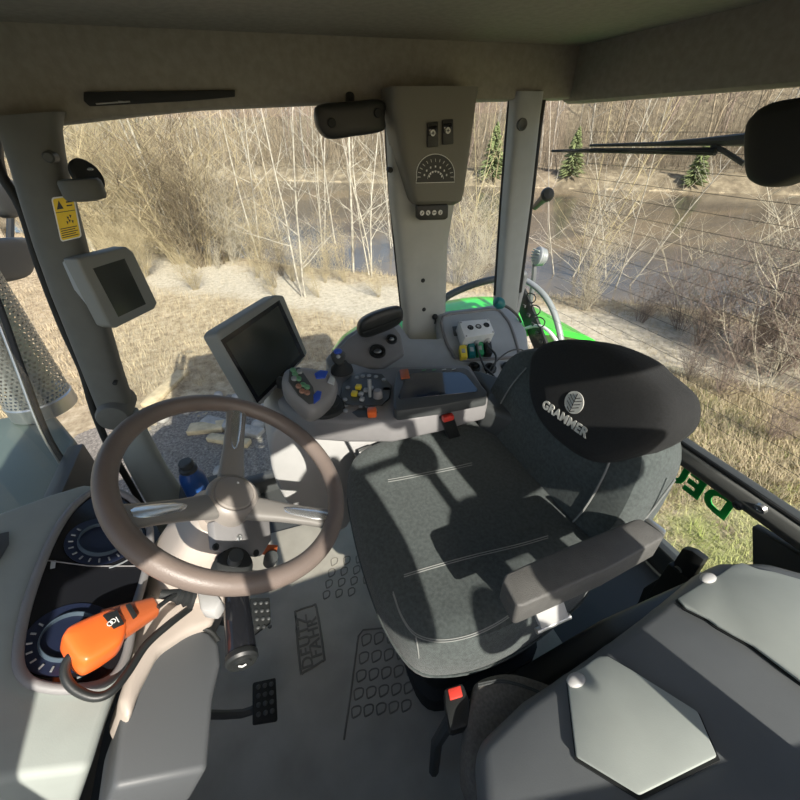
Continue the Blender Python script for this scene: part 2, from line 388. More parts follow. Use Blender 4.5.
# ------------------------------------------------------------------ middle (gauge) pillar
bp = thing('cab_pillar', 'light grey middle cab pillar under the speed dial housing', 'pillar', at(424, 330, x=.78))
def bring(py, l, r, x=.74, dx=.04): return section_ring((l, py), (r, py), x, dx, 5)
mb = MB(); mb.loft([bring(95, 386, 470), bring(200, 391, 452), bring(240, 396, 445), bring(300, 402, 443), bring(322, 404.5, 443), bring(334, 404, 447), bring(345, 410, 452)]); mb.build('post', 'pillarL', bp)
mb = MB(); mb.tube(ats([(386, 100), (389, 170), (395, 240), (403, 320)], x=.775), .008, 8, 3); mb.build('door_seal', 'rubber', bp)
for i, q in enumerate([(423, 280.5), (424, 309.5), (390.5, 170)]):
    mb = MB(); p = at(*q, x=.70); mb.cyl(p-V((.003, 0, 0)), p+V((.02, 0, 0)), .0075, bev=.002); mb.build('hole_plug', 'rubber', bp)
mb = MB(); p = at(434, 316, x=.70); mb.ball(p-V((.008, 0, 0)), (.008, .011, .011)); mb.tube([p-V((.008, 0, 0)), p+V((-.014, 0, -.014)), p+V((-.01, 0, -.026))], .003, 8); mb.build('coat_hook', 'rubber', bp)

gh = thing('gauge_housing', 'grey trim housing with two switches and speed dial high on middle pillar', 'gauge housing', at(430, 208, x=.68))
def gring(py, l, r, x, dx): return section_ring((l, py), (r, py), x, dx, 7)
mb = MB(); mb.loft([gring(88, 385, 472, .70, .055), gring(104, 385, 469, .70, .055), gring(115, 387, 468, .70, .055), gring(160, 396, 462, .70, .055), gring(190, 405, 458, .70, .055), gring(199, 408, 456, .70, .053), gring(203.5, 412, 450, .70, .04)]); mb.build('shell', 'housing', gh)
XG = .6455
def gp(px, py, off=0): return at(px, py, x=XG-off)
for (l, cx, cy, sgn) in [('switch', 432.5, 134.5, 1), ('switch', 447.5, 132, -1)]:
    mb = MB(); mb.prism([gp(cx-6, cy-12), gp(cx+5, cy-13), gp(cx+5.5, cy+12), gp(cx-6, cy+13)], (-.006, 0, 0), .003); sw = mb.build('rocker_switch', 'black', gh)
    mb = MB(); mb.prism([gp(cx-4.5, cy-8, .006), gp(cx+4, cy-9, .006), gp(cx+4, cy+1, .006), gp(cx-4.5, cy+1, .006)], (-.004, 0, 0), .002); mb.build('rocker', 'gloss', sw)
    mb = MB(); p = gp(cx+.5, cy-1.5, .0105); mb.cyl(p, p-V((.0006, 0, 0)), .0075); mb.build('symbol', 'print', sw)
    mb = MB(); mb.tube([p-V((.001, .004, 0)), p+V((-.001, .004, 0))], .0012, 6); mb.tube([p-V((.001, 0, .004)), p-V((.001, 0, -.004))], .0012, 6); mb.build('symbol_mark', 'black', sw)
# half-round speed table dial
dc = (435.5, 174); outl = []
for k in range(25):
    a = math.radians(200-k*220/24); outl.append((dc[0]+19*math.cos(a), dc[1]-20*math.sin(a)))
outl = [(416, 183)]+[o for o in outl if o[1] < 180.5]+[(454.5, 182)]
mb = MB(); mb.prism([gp(*o) for o in outl], (-.0012, 0, 0), 0); di = mb.build('dial', 'black', gh)
mb = MB(); mb.tube([gp(*o, .0014) for o in outl], .0011, 6, closed=True)
for k in range(13):
    a = math.radians(180-k*15); 
    p, q = [gp(dc[0]+R*math.cos(a), dc[1]+3-R*1.02*math.sin(a), .0014) for R in (15, 18)]; mb.tube([p, q], .0008, 5)
for k in range(7):
    a = math.radians(165-k*25)
    for R in (6.5, 11.5):
        p = gp(dc[0]+R*math.cos(a), dc[1]+4-R*math.sin(a), .0014); mb.box(p, (.0008, .004, .005), bev=0)
mb.tube([gp(dc[0]+8*math.cos(math.radians(180-k*9)), dc[1]+5-8*math.sin(math.radians(180-k*9)), .0014) for k in range(21)], .0006, 5)
mb.build('dial_print', 'print', di)
for k, (u, t_) in enumerate([(421, '1'), (426, '2'), (432, '3'), (439, '4'), (446, '5'), (450, '6')]):
    pass
bs = thing('button_panel', 'small black strip with four white round buttons beneath gauge housing', 'button panel', at(431, 218, x=.66))
mb = MB(); mb.prism(ats([(415, 204.5), (445, 203), (446.5, 205), (446, 217), (443, 219), (418, 219.5), (415, 217)], x=.668), (-.016, 0, 0), .004); mb.build('case', 'black', bs)
for k in range(4):
    p = at(422+6.1*k, 213-.2*k, x=.652); mb = MB(); mb.cyl(p+V((.002, 0, 0)), p-V((.002, 0, 0)), .0072, bev=.001); b = mb.build('button', 'print', bs)
    mb = MB(); mb.box(p-V((.0022, 0, .0008*(k % 2))), (.0006, .0022, .009), R=Matrix.Rotation(math.radians([40, -35, 90, 25][k]), 3, 'X'), bev=0); mb.build('symbol', 'black', b)

# ------------------------------------------------------------------ right rear pillar
cp = thing('cab_pillar', 'light grey rear cab pillar beside the rear window', 'pillar', at(507, 290, x=.78))
mb = MB(); mb.loft([section_ring(l, r, .77, .035, 5) for l, r in [((512, 92), (539, 92)), ((509.5, 120), (535.5, 118)), ((503, 200), (527, 200)), ((497, 290), (516, 285)), ((495, 320), (513, 318))]]); mb.build('post', 'panel', cp)
for n, l in (('door_seal', [(511, 95), (508, 120), (501.5, 200), (495, 295)]), ('window_seal', [(543.5, 95), (539, 125), (530, 205), (519, 292)])):
    mb = MB(); mb.tube(ats(l, x=.785), .011 if n == 'window_seal' else .007, 8, 3); mb.build(n, 'rubber', cp)
mb = MB(); p = at(522, 124.5, x=.735); mb.lathe([(.001, .001), (.010, .001), (.014, .004), (.017, .004), (.018, -.004)], p, (-1, 0, 0)); mb.build('hole_plug', 'dark', cp)
lt = thing('window_latch', 'black knob latch on the rear window beside the rear pillar', 'latch', at(540, 205, y=-.77))
mb = MB(); p = at(546, 196, y=-.74); q = at(535, 207, y=-.775); mb.tube([q, (p+q)/2, p], [.012, .014, .018], 14); mb.build('stem', 'black', lt)
mb = MB(); mb.lathe([(.002, 0), (.02, 0), (.024, .008), (.024, .018), (.018, .026), (.002, .028)], p, p-q); mb.build('knob', 'dark', lt)

# ================================================================== RIGHT-HAND SIDE PANEL
PB = ((.72, -.30, .73), V((-.376, 0, .926)).normalized())
PBN = PB[1]
def pb(px, py, off=0): return at(px, py, pl=(V(PB[0])+PBN*off, PBN))
sp = thing('wheel_arch_console', 'blue grey moulded side console below the middle pillar holding sockets and a tray', 'side console', pb(440, 350))
mb = MB(); mb.prism([pb(*a) for a in [(325, 358), (345, 335), (366, 322), (396, 318), (410, 338), (440, 338), (437, 312), (450, 310), (496, 304), (512, 309), (527, 330), (531, 365), (528, 400), (480, 415), (400, 420), (340, 400)]], -PBN*.06, .01, 3); mb.build('body', 'panel', sp)
mb = MB(); mb.prism([pb(*a, .022) for a in [(331, 356), (347, 338), (366, 324), (392, 322), (401, 334), (405, 352), (380, 368), (345, 368)]], -PBN*.03, .01, 3); mb.build('socket_pod', 'console', sp)
for (x, y, R) in [(377.5, 352, .026), (391.5, 340, .018)]:
    p = pb(x, y, .022); mb = MB(); mb.lathe([(R*.2, .002), (R*.7, .002), (R*.78, .010), (R, .010), (R*1.05, .004), (R*1.08, -.004)], p, PBN); so = mb.build('power_socket', 'black', sp)
    mb = MB(); mb.ball(p+PBN*.004, (R*.5, R*.5, .006)); mb.build('contact', 'steel', so)
tray = [(443, 317), (470, 312), (495, 309.5), (504, 316), (511, 327), (519, 353), (516, 357), (463, 360), (452, 352), (445, 338)]
mb = MB(); mb.tube([pb(*a, .002) for a in tray], .006, 8, 3, closed=True); mb.build('tray_rim', 'console', sp)
mb = MB(); mb.prism([pb(*a, .001) for a in tray], PBN*.001, 0); mb.build('tray_floor', 'panel', sp)
mb = MB(); mb.prism([pb(*a, .006) for a in [(452, 327), (458, 326.5), (461, 336), (454, 336.5)]], PBN*.004, .002); mb.build('blank_switch', 'dark', sp)
for (x, y) in [(474, 368), (490, 369), (507.5, 368)]:
    p = pb(x, y, .0); mb = MB(); mb.lathe([(.001, .006), (.012, .006), (.016, .012), (.020, .010), (.022, -.002)], p, PBN); so = mb.build('round_socket', 'black', sp)
    mb = MB(); mb.box(p+PBN*.014, (.016, .012, .012), R=rot3((0, 1, 0), (1, 0, .4)), bev=.003); mb.build('socket_cap', 'rubber', so)
p = pb(516, 366, .01); mb = MB(); mb.ball(p, (.014, .014, .01)); mb.build('round_button', 'lightgrey', sp)

# white control box with two cables
wb = thing('control_box', 'small white electrical box with three round black holes in the tray', 'control box', pb(477, 340))
bx = [pb(*a, .055) for a in [(458.5, 321), (489, 318.5), (495, 333), (464.5, 338)]]
mb = MB(); mb.prism(bx, -PBN*.052, .004, 2); mb.build('case', 'white', wb)
mb = MB(); mb.prism([pb(*a, .0565) for a in [(459, 321), (489, 318.5), (495, 333), (465, 338)]], -PBN*.012, .003); mb.build('lid', 'white', wb)
for (x, y) in [(470.5, 327.5), (478.5, 326.5), (486.5, 325)]:
    p = pb(x, y, .0565); mb = MB(); mb.lathe([(.0005, -.003), (.007, -.003), (.008, .0015), (.0105, .0015), (.011, 0)], p, PBN, 20); mb.build('hole', 'black', wb)
for (x, y) in [(461, 322.5), (488, 320), (493, 332), (466.5, 336)]:
    p = pb(x, y, .057); mb = MB(); mb.cyl(p-PBN*.001, p+PBN*.001, .0025); mb.build('screw', 'console', wb)
dpb = (pb(484, 350)-pb(478, 325)).normalized()
cabs = [[(476, 341), (478, 350), (484, 366), (492, 374), (500, 384), (506, 392)], [(487, 339), (488, 346), (496, 356), (492, 372), (484, 380), (483, 392)], [(478, 346), (486, 362), (481, 376), (484, 392)]]
for i, (x, y) in enumerate([(476, 341), (487, 339)]):
    p = pb(x, y, .025); mb = MB(); mb.tube([p-dpb*.012, p, p+dpb*.004, p+dpb*.016], [.012, .012, .009, .008], 12); mb.build('cable_gland', 'lightgrey', wb)
for i, cb in enumerate(cabs[:2]):
    pts = [pb(*q, [.025, .03, .035, .03, .02, .008][min(k, 5)]) for k, q in enumerate(cb)]
    mb = MB(); mb.tube(pts, .0035, 8, 4); mb.build('cable', 'dark', wb)
ck = thing('cable', 'thin grey cable looping across the side panel below the white box', 'cable', pb(520, 350))
mb = MB(); mb.tube([pb(*q, h) for q, h in [((478, 385), .01), ((492, 366), .03), ((508, 352), .035), ((522, 350), .03), ((530, 360), .02), ((528, 385), .01)]], .0028, 8, 5); mb.build('sheath', 'dark', ck)
for (x, y, m_, nm, lab) in [(463.5, 351.5, 'yellowK', 'tan', 'tan yellow electrical connector plugged in at the tray edge'), (472, 350, 'teal', 'teal', 'teal electrical connector in the tray beside the yellow one'), (480, 348.5, 'green', 'green', 'green electrical connector under the white box'), (488.5, 348, 'black', 'black', 'black electrical connector at the right end of coloured connectors')]:
    t_ = thing('connector', lab, 'connector', pb(x, y), 'connectors in the tray')
    mb = MB(); mb.prism([pb(x-4, y-6.5, .024), pb(x+3, y-7, .024), pb(x+4.5, y+5, .024), pb(x-2.5, y+5.5, .024)], -PBN*.022, .003); mb.build('body', m_, t_)
    mb = MB(); mb.prism([pb(x-2, y-3, .026), pb(x+1.5, y-3, .026), pb(x+2.2, y+1, .026), pb(x-1.4, y+1, .026)], -PBN*.004, .001); mb.build('latch', 'panel' if m_ != 'black' else 'dark', t_)
# lever with teal knob
tl = thing('lever', 'thin lever with a teal knob beside the rear pillar base', 'lever', pb(521, 320))
a = at(499, 303, x=.60); b = pb(521, 322, .0)
mb = MB(); mb.tube([a, (a*.6+b*.4)+V((0, 0, .012)), (a*.2+b*.8)+V((0, 0, .012)), b], .005, 8, 4); mb.build('rod', 'dark', tl)
mb = MB(); mb.lathe([(.004, -.024), (.014, -.020), (.021, -.006), (.020, .008), (.014, .018), (.003, .021)], a, a-b, 20); mb.build('knob', 'teal', tl)
# black pad beside the middle pillar
pd = thing('folded_mirror', 'long black rounded pad lying against the foot of middle pillar', 'pad', at(380, 335, x=.78))
mb = MB(); mb.pad(ats([(359, 331), (362, 320), (378, 311), (399, 306), (404, 312), (402, 322), (390, 330), (366, 338)], x=.60), (-1, 0, .3), .05, .012, sm=4); mb.build('shell', 'black', pd)
mb = MB(); mb.tube([at(363, 333, x=.585), at(384, 325, x=.585), at(401, 318, x=.585)], .003, 6, 3); mb.build('edge_seam', 'rubber', pd)

# ================================================================== ARMREST CONSOLE
ZC = .70
def zc(px, py, off=0): return at(px, py, z=ZC+off)
ac = thing('armrest_console', 'grey control armrest console beside the seat with button pod and screen tray', 'console', zc(390, 420)-V((0, 0, .2)))
top = [(276, 399), (290, 388), (325, 368), (352, 362), (372, 368), (396, 366), (470, 364), (486, 390), (489, 398), (440, 411), (392, 421), (345, 421), (312, 419), (292, 412)]
mb = MB(); mb.prism([zc(*a) for a in top], (0, 0, -.075), .012, 3); mb.build('body', 'console', ac)
mb = MB(); mb.prism([zc(*a, -.03) for a in [(470, 366), (488, 392), (478, 404), (520, 420), (532, 396), (515, 380)]], (0, 0, -.25), .02, 3); mb.build('rear_mount', 'dark', ac)
# raised pod with buttons
pod = [(342, 384), (350, 376), (364, 372), (382, 374), (392, 386), (390, 398), (382, 406), (346, 405), (340, 396)]
mb = MB(); mb.loft([[zc(*p, 0)*1.0 for p in pod]]+[[ (zc(*p, h)-zc(365, 390, h))*s+zc(365, 390, h) for p in smooth_pts([V((*q, 0)) for q in pod], 1, True) for p in [(p.x, p.y)]] for h, s in ((.006, 1.0), (.010, .96), (.010, .5))]); po = mb.build('button_pod', 'dark', ac)
for (x, y, m_) in [(358.5, 387, 'yellowK'), (354.5, 393.5, 'yellowK')]:
    p = zc(x, y, .015); mb = MB(); mb.box(p, (.017, .017, .012), R=rot3((.5, .8, 0), (-.8, .5, 0)), bev=.003); mb.build('yellow_key', m_, po)
for (x, y) in [(361, 394), (366, 390), (371, 388), (362, 399)]:
    p = zc(x, y, .014); mb = MB(); mb.box(p, (.013, .013, .010), R=rot3((.5, .8, 0), (-.8, .5, 0)), bev=.003); mb.build('grey_key', 'panel', po)
p = zc(370, 397, .012); mb = MB(); mb.tube([p, p+V((.01, -.004, .03)), p+V((.016, -.006, .045))], [.004, .006, .006], 10); mb.build('mini_lever', 'key', po)
p = zc(378, 397, .010); mb = MB(); mb.lathe([(.013, 0), (.013, .012), (.011, .02), (.009, .022), (.001, .022)], p, (0, 0, 1)); mb.build('rotary_knob', 'console', po)
for k, (x, y) in enumerate([(357, 378), (363, 376.5), (369, 376), (376, 377), (384, 380), (348, 388), (345, 400), (345.5, 405.5), (345.5, 411), (361, 406), (367, 406), (374, 405.5), (353, 404)]):
    p = zc(x, y, .010 if k < 7 else .001); mb = MB(); mb.lathe([(.0065, -.002), (.0065, .003), (.005, .0045), (.001, .0045)], p, (0, 0, 1), 14); mb.build('button', 'key', ac)
mb = MB(); mb.prism([zc(*a, .0015) for a in [(352, 412), (359, 408.5), (372, 408), (378, 412), (372, 417), (358, 417)]], (0, 0, -.004), .001); mb.build('slider_slot', 'dark', ac)
mb = MB(); p = zc(372, 412.5, .008); mb.box(p, (.024, .026, .020), R=rot3((.3, .95, 0), (-.95, .3, 0)), bev=.005); mb.build('orange_slider', 'orange', ac)
mb = MB(); mb.box(zc(386.5, 390.5, .004), (.022, .018, .012), R=rot3((.3, .95, 0), (-.95, .3, 0)), bev=.002); mb.build('blank_switch', 'rubber', ac)
# armrest screen tray
mb = MB(); mb.prism([zc(*a, .03) for a in [(397, 371), (403, 368.5), (464, 367), (469, 369.5), (487, 391), (487, 396), (440, 405), (397, 411), (393.5, 408), (394, 385)]], (0, 0, -.032), .005, 2); tr = mb.build('screen_tray', 'dark', ac)
mb = MB(); mb.prism([zc(*a, .0305) for a in [(406, 376), (414, 373), (460, 372.5), (466, 375), (478, 390), (476, 392), (400, 399.5), (398, 397)]], (0, 0, .0012), .0005, 1); mb.build('touch_screen', 'bluescreen', tr)
mb = MB(); mb.prism([zc(*a, .0312) for a in [(399.5, 370.5), (408, 369.5), (410, 378.5), (401, 379.5)]], (0, 0, .003), .001); mb.build('orange_key', 'orangeB', tr)
for k in range(4):
    mb = MB(); p = zc(424+10*k, 370-.3*k, .0315); mb.box(p, (.004, .013, .002), bev=.0008); mb.build('menu_key', 'greenK' if k < 2 else 'lens', tr)
# multifunction joystick
js = thing('joystick', 'grey palm grip joystick with rows of round keys and blue keys beside the big monitor', 'joystick', zc(325, 408))
mb = MB(); b0 = zc(326, 408); mb.lathe([(.05, 0), (.048, .010), (.036, .016), (.040, .024), (.030, .032), (.032, .040), (.022, .05)], b0, (0, 0, 1)); mb.build('boot', 'rubber', js)
ZJ = .80; JN = V((-.35, -.25, .9)).normalized(); JC = at(313, 390, z=ZJ)
def jp(px, py, off=0): return at(px, py, pl=(JC+JN*off, JN))
mb = MB(); mb.pad([jp(*a) for a in [(283.5, 373), (290, 367.5), (302, 367), (324, 371), (337, 379), (337.5, 394), (326, 407), (312, 412), (298, 401), (286, 387)]], JN, .05, .012, sm=4); gr = mb.build('grip', 'console', js)
mb = MB(); mb.prism([jp(*a, .009) for a in [(289, 371), (299, 367.5), (313, 388), (316, 403), (309, 405), (298, 396), (288, 382)]], JN*.004, .002); kp = mb.build('keypad', 'dark', js)
cols = ['greenK', 'greenK', 'greenK', 'key', 'rust', 'greenK', 'rust', 'greenK', 'rust', 'key']
for k, (x, y) in enumerate([(293, 370.5), (295, 374.5), (298.5, 379), (294, 379), (298.5, 386.5), (303, 385), (302, 391.5), (307, 387.5), (307, 393), (299.5, 372)]):
    p = jp(x, y, .013); mb = MB(); mb.lathe([(.0068, -.002), (.0068, .003), (.005, .005), (.001, .005)], p, JN, 14); mb.build('round_key', cols[k], kp)
for pts in ([(314, 374.5), (320, 371), (328, 372.5), (325, 379), (316, 380)], [(313, 396), (317, 391.5), (321.5, 393), (320, 400), (313.5, 405)]):
    mb = MB(); mb.prism([jp(*a, .009) for a in pts], JN*.006, .002); mb.build('blue_key', 'blue', js)
mb = MB(); mb.prism([jp(*a, .010) for a in [(330, 376), (335, 379), (334, 386), (327, 383)]], JN*.005, .002); mb.build('grey_key', 'lens', js)
sj = thing('joystick', 'small black joystick with a blue thumb key behind the palm grip', 'joystick', zc(341, 372))
b0 = zc(342, 371); t0 = at(338, 354, z=.785)
mb = MB(); mb.lathe([(.034, 0), (.032, .012), (.022, .022), (.018, .03), (.012, .036)], b0, (0, 0, 1)); mb.build('boot', 'rubber', sj)
mb = MB(); mb.tube([b0+V((0, 0, .02)), (b0+t0)/2+V((0, 0, .012)), t0-V((0, 0, .012)), t0, t0+V((0, 0, .008))], [.009, .012, .019, .021, .013], 16); mb.build('grip', 'dark', sj)
mb = MB(); mb.ball(t0+V((-.004, 0, .010)), (.012, .012, .008)); mb.build('thumb_key', 'blue', sj)
mb = MB(); q = t0+(CAM-t0).normalized()*.02-V((0, 0, .008)); mb.ball(q, (.006, .006, .006)); mb.build('round_key', 'lens', sj)
# seat-belt buckle in front of console
bk = thing('seatbelt_buckle', 'black seatbelt buckle with a red button between seat and console', 'buckle', at(452, 440, x=.2))
a = at(446, 416, x=.175); b = at(456, 442, x=.2); d = (b-a).normalized()
R3 = rot3((0, 1, 0), d.cross(V((0, 1, 0))))
mb = MB(); mb.box((a+b)/2, (.038, .024, (b-a).length), R=basis((0, 0, 0), (0, 1, 0), d.cross(V((0, 1, 0))), d).to_3x3(), bev=.006); mb.build('body', 'black', bk)
mb = MB(); mb.box(a+V((-.010, 0, .002)), (.016, .030, .016), bev=.003); mb.build('button', 'red', bk)

# large terminal
mo = thing('terminal_monitor', 'large grey framed touchscreen monitor standing at the front end of the console', 'monitor', at(262, 405, d=.99))
Q = [V(p) for p in [(.424, .439, .884), (.657, .272, .879), (.641, .23, .687), (.407, .397, .692)]]
mc = sum(Q, V())/4; mn = (Q[1]-Q[0]).cross(Q[3]-Q[0]).normalized(); mn = mn if mn.dot(CAM-mc) > 0 else -mn
def mq(px, py, off=0): return at(px, py, pl=(mc+mn*off, mn))
mb = MB(); mb.prism([mq(*a) for a in [(217, 334.5), (221, 329), (276, 294.5), (284, 295), (308, 353), (304, 360), (262, 405), (255, 403)]], -mn*.05, .008, 3); mb.build('casing', 'moncase', mo)
mb = MB(); mb.prism([mq(*a, .0008) for a in [(221, 340), (279.5, 300), (305, 356), (257.5, 403)]], -mn*.002, 0); sc_ = mb.build('bezel', 'gloss', mo)
mb = MB(); mb.prism([mq(*a, .0014) for a in [(226, 343), (278, 306), (300, 355), (258.5, 397)]], -mn*.002, 0); mb.build('screen', 'screen', sc_)
mb = MB(); mb.tube([mc-mn*.05, mc-mn*.09+V((0, 0, -.06)), zc(300, 384)-V((0, 0, .02))], [.02, .02, .018], 12, 4); mb.build('arm', 'dark', mo)

# pale pedestal carrying the console
pe = thing('console_pedestal', 'pale grey moulded pedestal under the armrest console', 'pedestal', at(300, 520, x=.36))
mb = MB(); P = ats([(272, 432), (300, 424), (330, 428), (352, 440), (357, 470), (352, 520), (335, 532), (300, 515), (285, 500), (272, 470)], x=.32)
mb.prism(smooth_pts(P, 3, True), (.20, 0, 0), .02, 3); mb.build('shell', 'lightgrey', pe)
mb = MB(); mb.prism(ats([(345, 437), (480, 424), (495, 410), (490, 440), (362, 470)], x=.27), (.05, 0, 0), .01); mb.build('shield', 'lightgrey', pe)
sl = thing('seat_lever', 'short silver adjusting lever at the rear edge of seat cushion', 'lever', at(365, 450, x=.24))
mb = MB(); a = at(359, 452, x=.24); b = at(372, 446, x=.24); mb.tube([a, (a+b)/2, b], [.008, .007, .005], 10, flat=(1, .6)); mb.build('blade', 'steel', sl)

# ================================================================== DRIVER'S SEAT
seat = thing('driver_seat', 'dark grey fabric driver seat with embroidered black headrest cover', 'seat', (0, -.02, 0))
co = [(.235, .185), (.258, .08), (.258, -.08), (.24, -.20), (.12, -.25), (-.12, -.25), (-.25, -.20), (-.295, -.06), (-.308, .06), (-.298, .15), (-.262, .215), (-.17, .243), (-.04, .247), (.09, .238), (.185, .222)]
co = [V((x, y, .575)) for x, y in co]
mb = MB(); o = smooth_pts(co, 5, True); cc = V((-.03, -.0, .575))
def cush(s, h, drop=.0):
    out = []
    for p in o:
        q = cc+(p-cc)*s; w = max(0, (abs(q.x+.02)-.16)/.12)
        front = max(0, (q.y-.12)/.12)
        out.append(q+V((0, 0, h+.018*min(1, w)*(1 if s < .97 else 0)-.022*front*front)))
    return out
mb.loft([cush(s, h) for s, h in [(.7, -.125), (.93, -.125), (.975, -.11), (1, -.075), (1.0, -.035), (.985, -.012), (.955, .002), (.90, .010), (.80, .012), (.6, .008), (.35, .004), (.1, .003), (.01, .003)]])
cu = mb.build('cushion', 'fabric', seat)
def seam(pts, z, nm='seam', par=cu, r=.0016):
    for dx in (0, .007):
        mb = MB(); mb.tube([V((x, y+dx, z_)) for x, y, z_ in pts], r, 6, 4); mb.build(nm, 'stitch', par)
from mathutils.bvhtree import BVHTree
def caster(o):
    w = ORG[o]; t = BVHTree.FromPolygons([v.co+w for v in o.data.vertices], [list(p.vertices) for p in o.data.polygons])
    def f(px, py, lift=.0004):
        h = t.ray_cast(CAM, ray(px, py).normalized()); return None if h[0] is None else h[0]+h[1]*(lift if h[1].dot(ray(px, py)) < 0 else -lift)
    return f
on_cu = caster(cu)
def pseam(pts, z, dx=2.2, r=.0011):
    fine = smooth_pts([V((a, b, 0)) for a, b in pts], 6)
    for k in (0, 1):
        q = [on_cu(p.x, p.y-dx*k) for p in fine]; mb = MB(); mb.tube([p for p in q if p], r, 6); mb.build('seam', 'stitch', cu)
pseam([(404, 577), (430, 569), (470, 558), (520, 546), (548, 538)], .588)
pseam([(388, 482), (410, 478), (450, 470), (472, 465)], .592)
pseam([(416, 638), (418, 650), (419, 658)], .58)
pseam([(393, 594), (402, 618), (416, 636), (440, 642), (470, 637), (500, 623), (535, 598)], .584)
mb = MB(); mb.tube([V((p.x*1.003, p.y*1.003, .492)) for p in co], .0022, 6, 4, closed=True); mb.build('piping', 'fabric', cu)
# backrest
BN = V((0, 1, .30)).normalized(); BP = V((0, -.225, .62))
def bq(px, py, off=0): return at(px, py, pl=(BP+BN*off, BN))
def bw(x, z, off=0): return V((x, BP.y-(z-BP.z)*.30, z))+BN*off
bo = [bw(x, z) for x, z in [(.235, .50), (.265, .60), (.262, .70), (.23, .80), (.10, .86), (-.10, .86), (-.20, .80), (-.232, .70), (-.235, .60), (-.215, .50), (0, .475)]]
mb = MB(); mb.pad(bo, BN, .13, .012, sm=5, back=.93); bk_ = mb.build('backrest', 'fabric', seat)
for sx, l in ((1, [(.17, .53), (.185, .62), (.175, .72), (.15, .79)]), (-1, [(-.15, .53), (-.165, .62), (-.16, .72), (-.14, .79)])):
    mb = MB(); mb.tube([bw(x, z, .012) for x, z in l], .0022, 6, 4); mb.build('seam', 'stitch', bk_)
mb = MB(); mb.tube([bw(-.236, z, -.05-.02*math.sin((z-.5)*8)) for z in (.53, .6, .68, .76)], .002, 6, 4); mb.build('seam', 'stitch', bk_)
# wavy tag cord on the bolster
mb = MB(); mb.tube([bw(.155+.012*(k % 2), .66-.016*k, .014) for k in range(7)]+[bw(.12, .55, .016), bw(.09, .552, .016)], .002, 6, 4); mb.build('drawstring', 'stitch', bk_)
# headrest cover
hp = [(527.5, 365), (531, 352), (542, 342), (566, 338), (600, 342.5), (630, 356), (646, 371), (667, 390), (674, 404), (673, 424), (661, 440), (634, 455), (602, 463.5), (584, 461), (566, 450), (546, 432), (533, 412), (527, 390)]
ho = [bq(*a, .035) for a in hp]
mb = MB(); mb.pad(ho, BN, .10, .020, sm=3, back=.92); hr = mb.build('headrest_cover', 'fabricD', seat)
hc = sum(ho, V())/len(ho)
ex = (bq(585, 432, .05)-bq(545, 404, .05)).normalized()
def word(s, px, py, sz, par, m='logo', e=ex, off=.056):
    p = bq(px, py, off); ey = BN.cross(e)
    return text('lettering', s, basis(p, e, ey, BN), m, par, sz, .0012, .0009, 1.08)
word('GRAMMER', 563.5, 418, .0265, hr, off=.0555)
# round emblem: disc with fanned lines
p = bq(574, 402.5, .0562); ey = BN.cross(ex)
mb = MB(); mb.cyl(p-BN*.001, p+BN*.0008, .0235, seg=36); em = mb.build('emblem', 'logo', hr)
mb = MB()
for k in range(5):
    for sgn in (-1, 1):
        q0 = p+BN*.001+ey*(-.021+.0075*k); L = .019 if k in (1, 2, 3) else .012
        mb.tube([q0, q0+(ex*sgn*.85+ey*.52)*L], .0009, 5)
mb.tube([p+BN*.001-ey*.022, p+BN*.001+ey*.02], .0008, 5)
mb.build('emblem_lines', 'fabricD', em)
# seat base, bellows
mb = MB(); mb.loft([rr(V((-.02, -.02, z)), V((.20*s, 0, 0)), V((0, .19*s, 0)), 28, 6) for z, s in [(.0, 1.0), (.08, 1.0), (.09, .9), (.13, .94), (.17, .88), (.21, .94), (.25, .88), (.29, .94), (.33, .88), (.37, .96), (.40, 1.0), (.445, 1.02)]]); mb.build('suspension_bellows', 'rubber', seat)
mb = MB(); mb.box((-.03, -.01, .43), (.44, .40, .04), bev=.012); mb.build('seat_pan', 'dark', seat)
# left armrest
ZA = .74
def za(px, py, off=0): return at(px, py, z=ZA+off)
arm = [za(*a) for a in [(503, 580), (506, 573), (560, 549), (634, 519), (641, 518), (662, 532), (664, 538), (610, 568), (560, 590), (523, 606), (517, 606)]]
mb = MB(); mb.prism(arm, (0, 0, -.052), .012, 3); ar = mb.build('armrest', 'armrest', seat)
mb = MB(); mb.prism(ats([(644, 519), (650, 517), (667, 530), (665, 535)], z=ZA-.005), (0, 0, -.04), .003); mb.build('end_clip', 'steel', ar)
mb = MB(); a = za(543, 597, -.05); b = za(552, 627, -.12); 
s0 = V((0, 1, 0)); mb.prism([za(532, 604, -.035), za(561, 592, -.035), za(570, 618, -.09), za(542, 630, -.09)], (.012, 0, -.004), .003); mb.build('height_strap', 'lightgrey', ar)
mb = MB(); a = za(552, 624, -.10); mb.cyl(a+V((0, .03, 0)), a-V((0, .035, 0)), .005); mb.build('strap_pin', 'steel', ar)
mb = MB(); mb.tube([za(650, 530, -.05), za(630, 548, -.09), V((-.22, -.22, .56))], [.02, .022, .025], 12, 3); mb.build('hinge_arm', 'dark', ar)

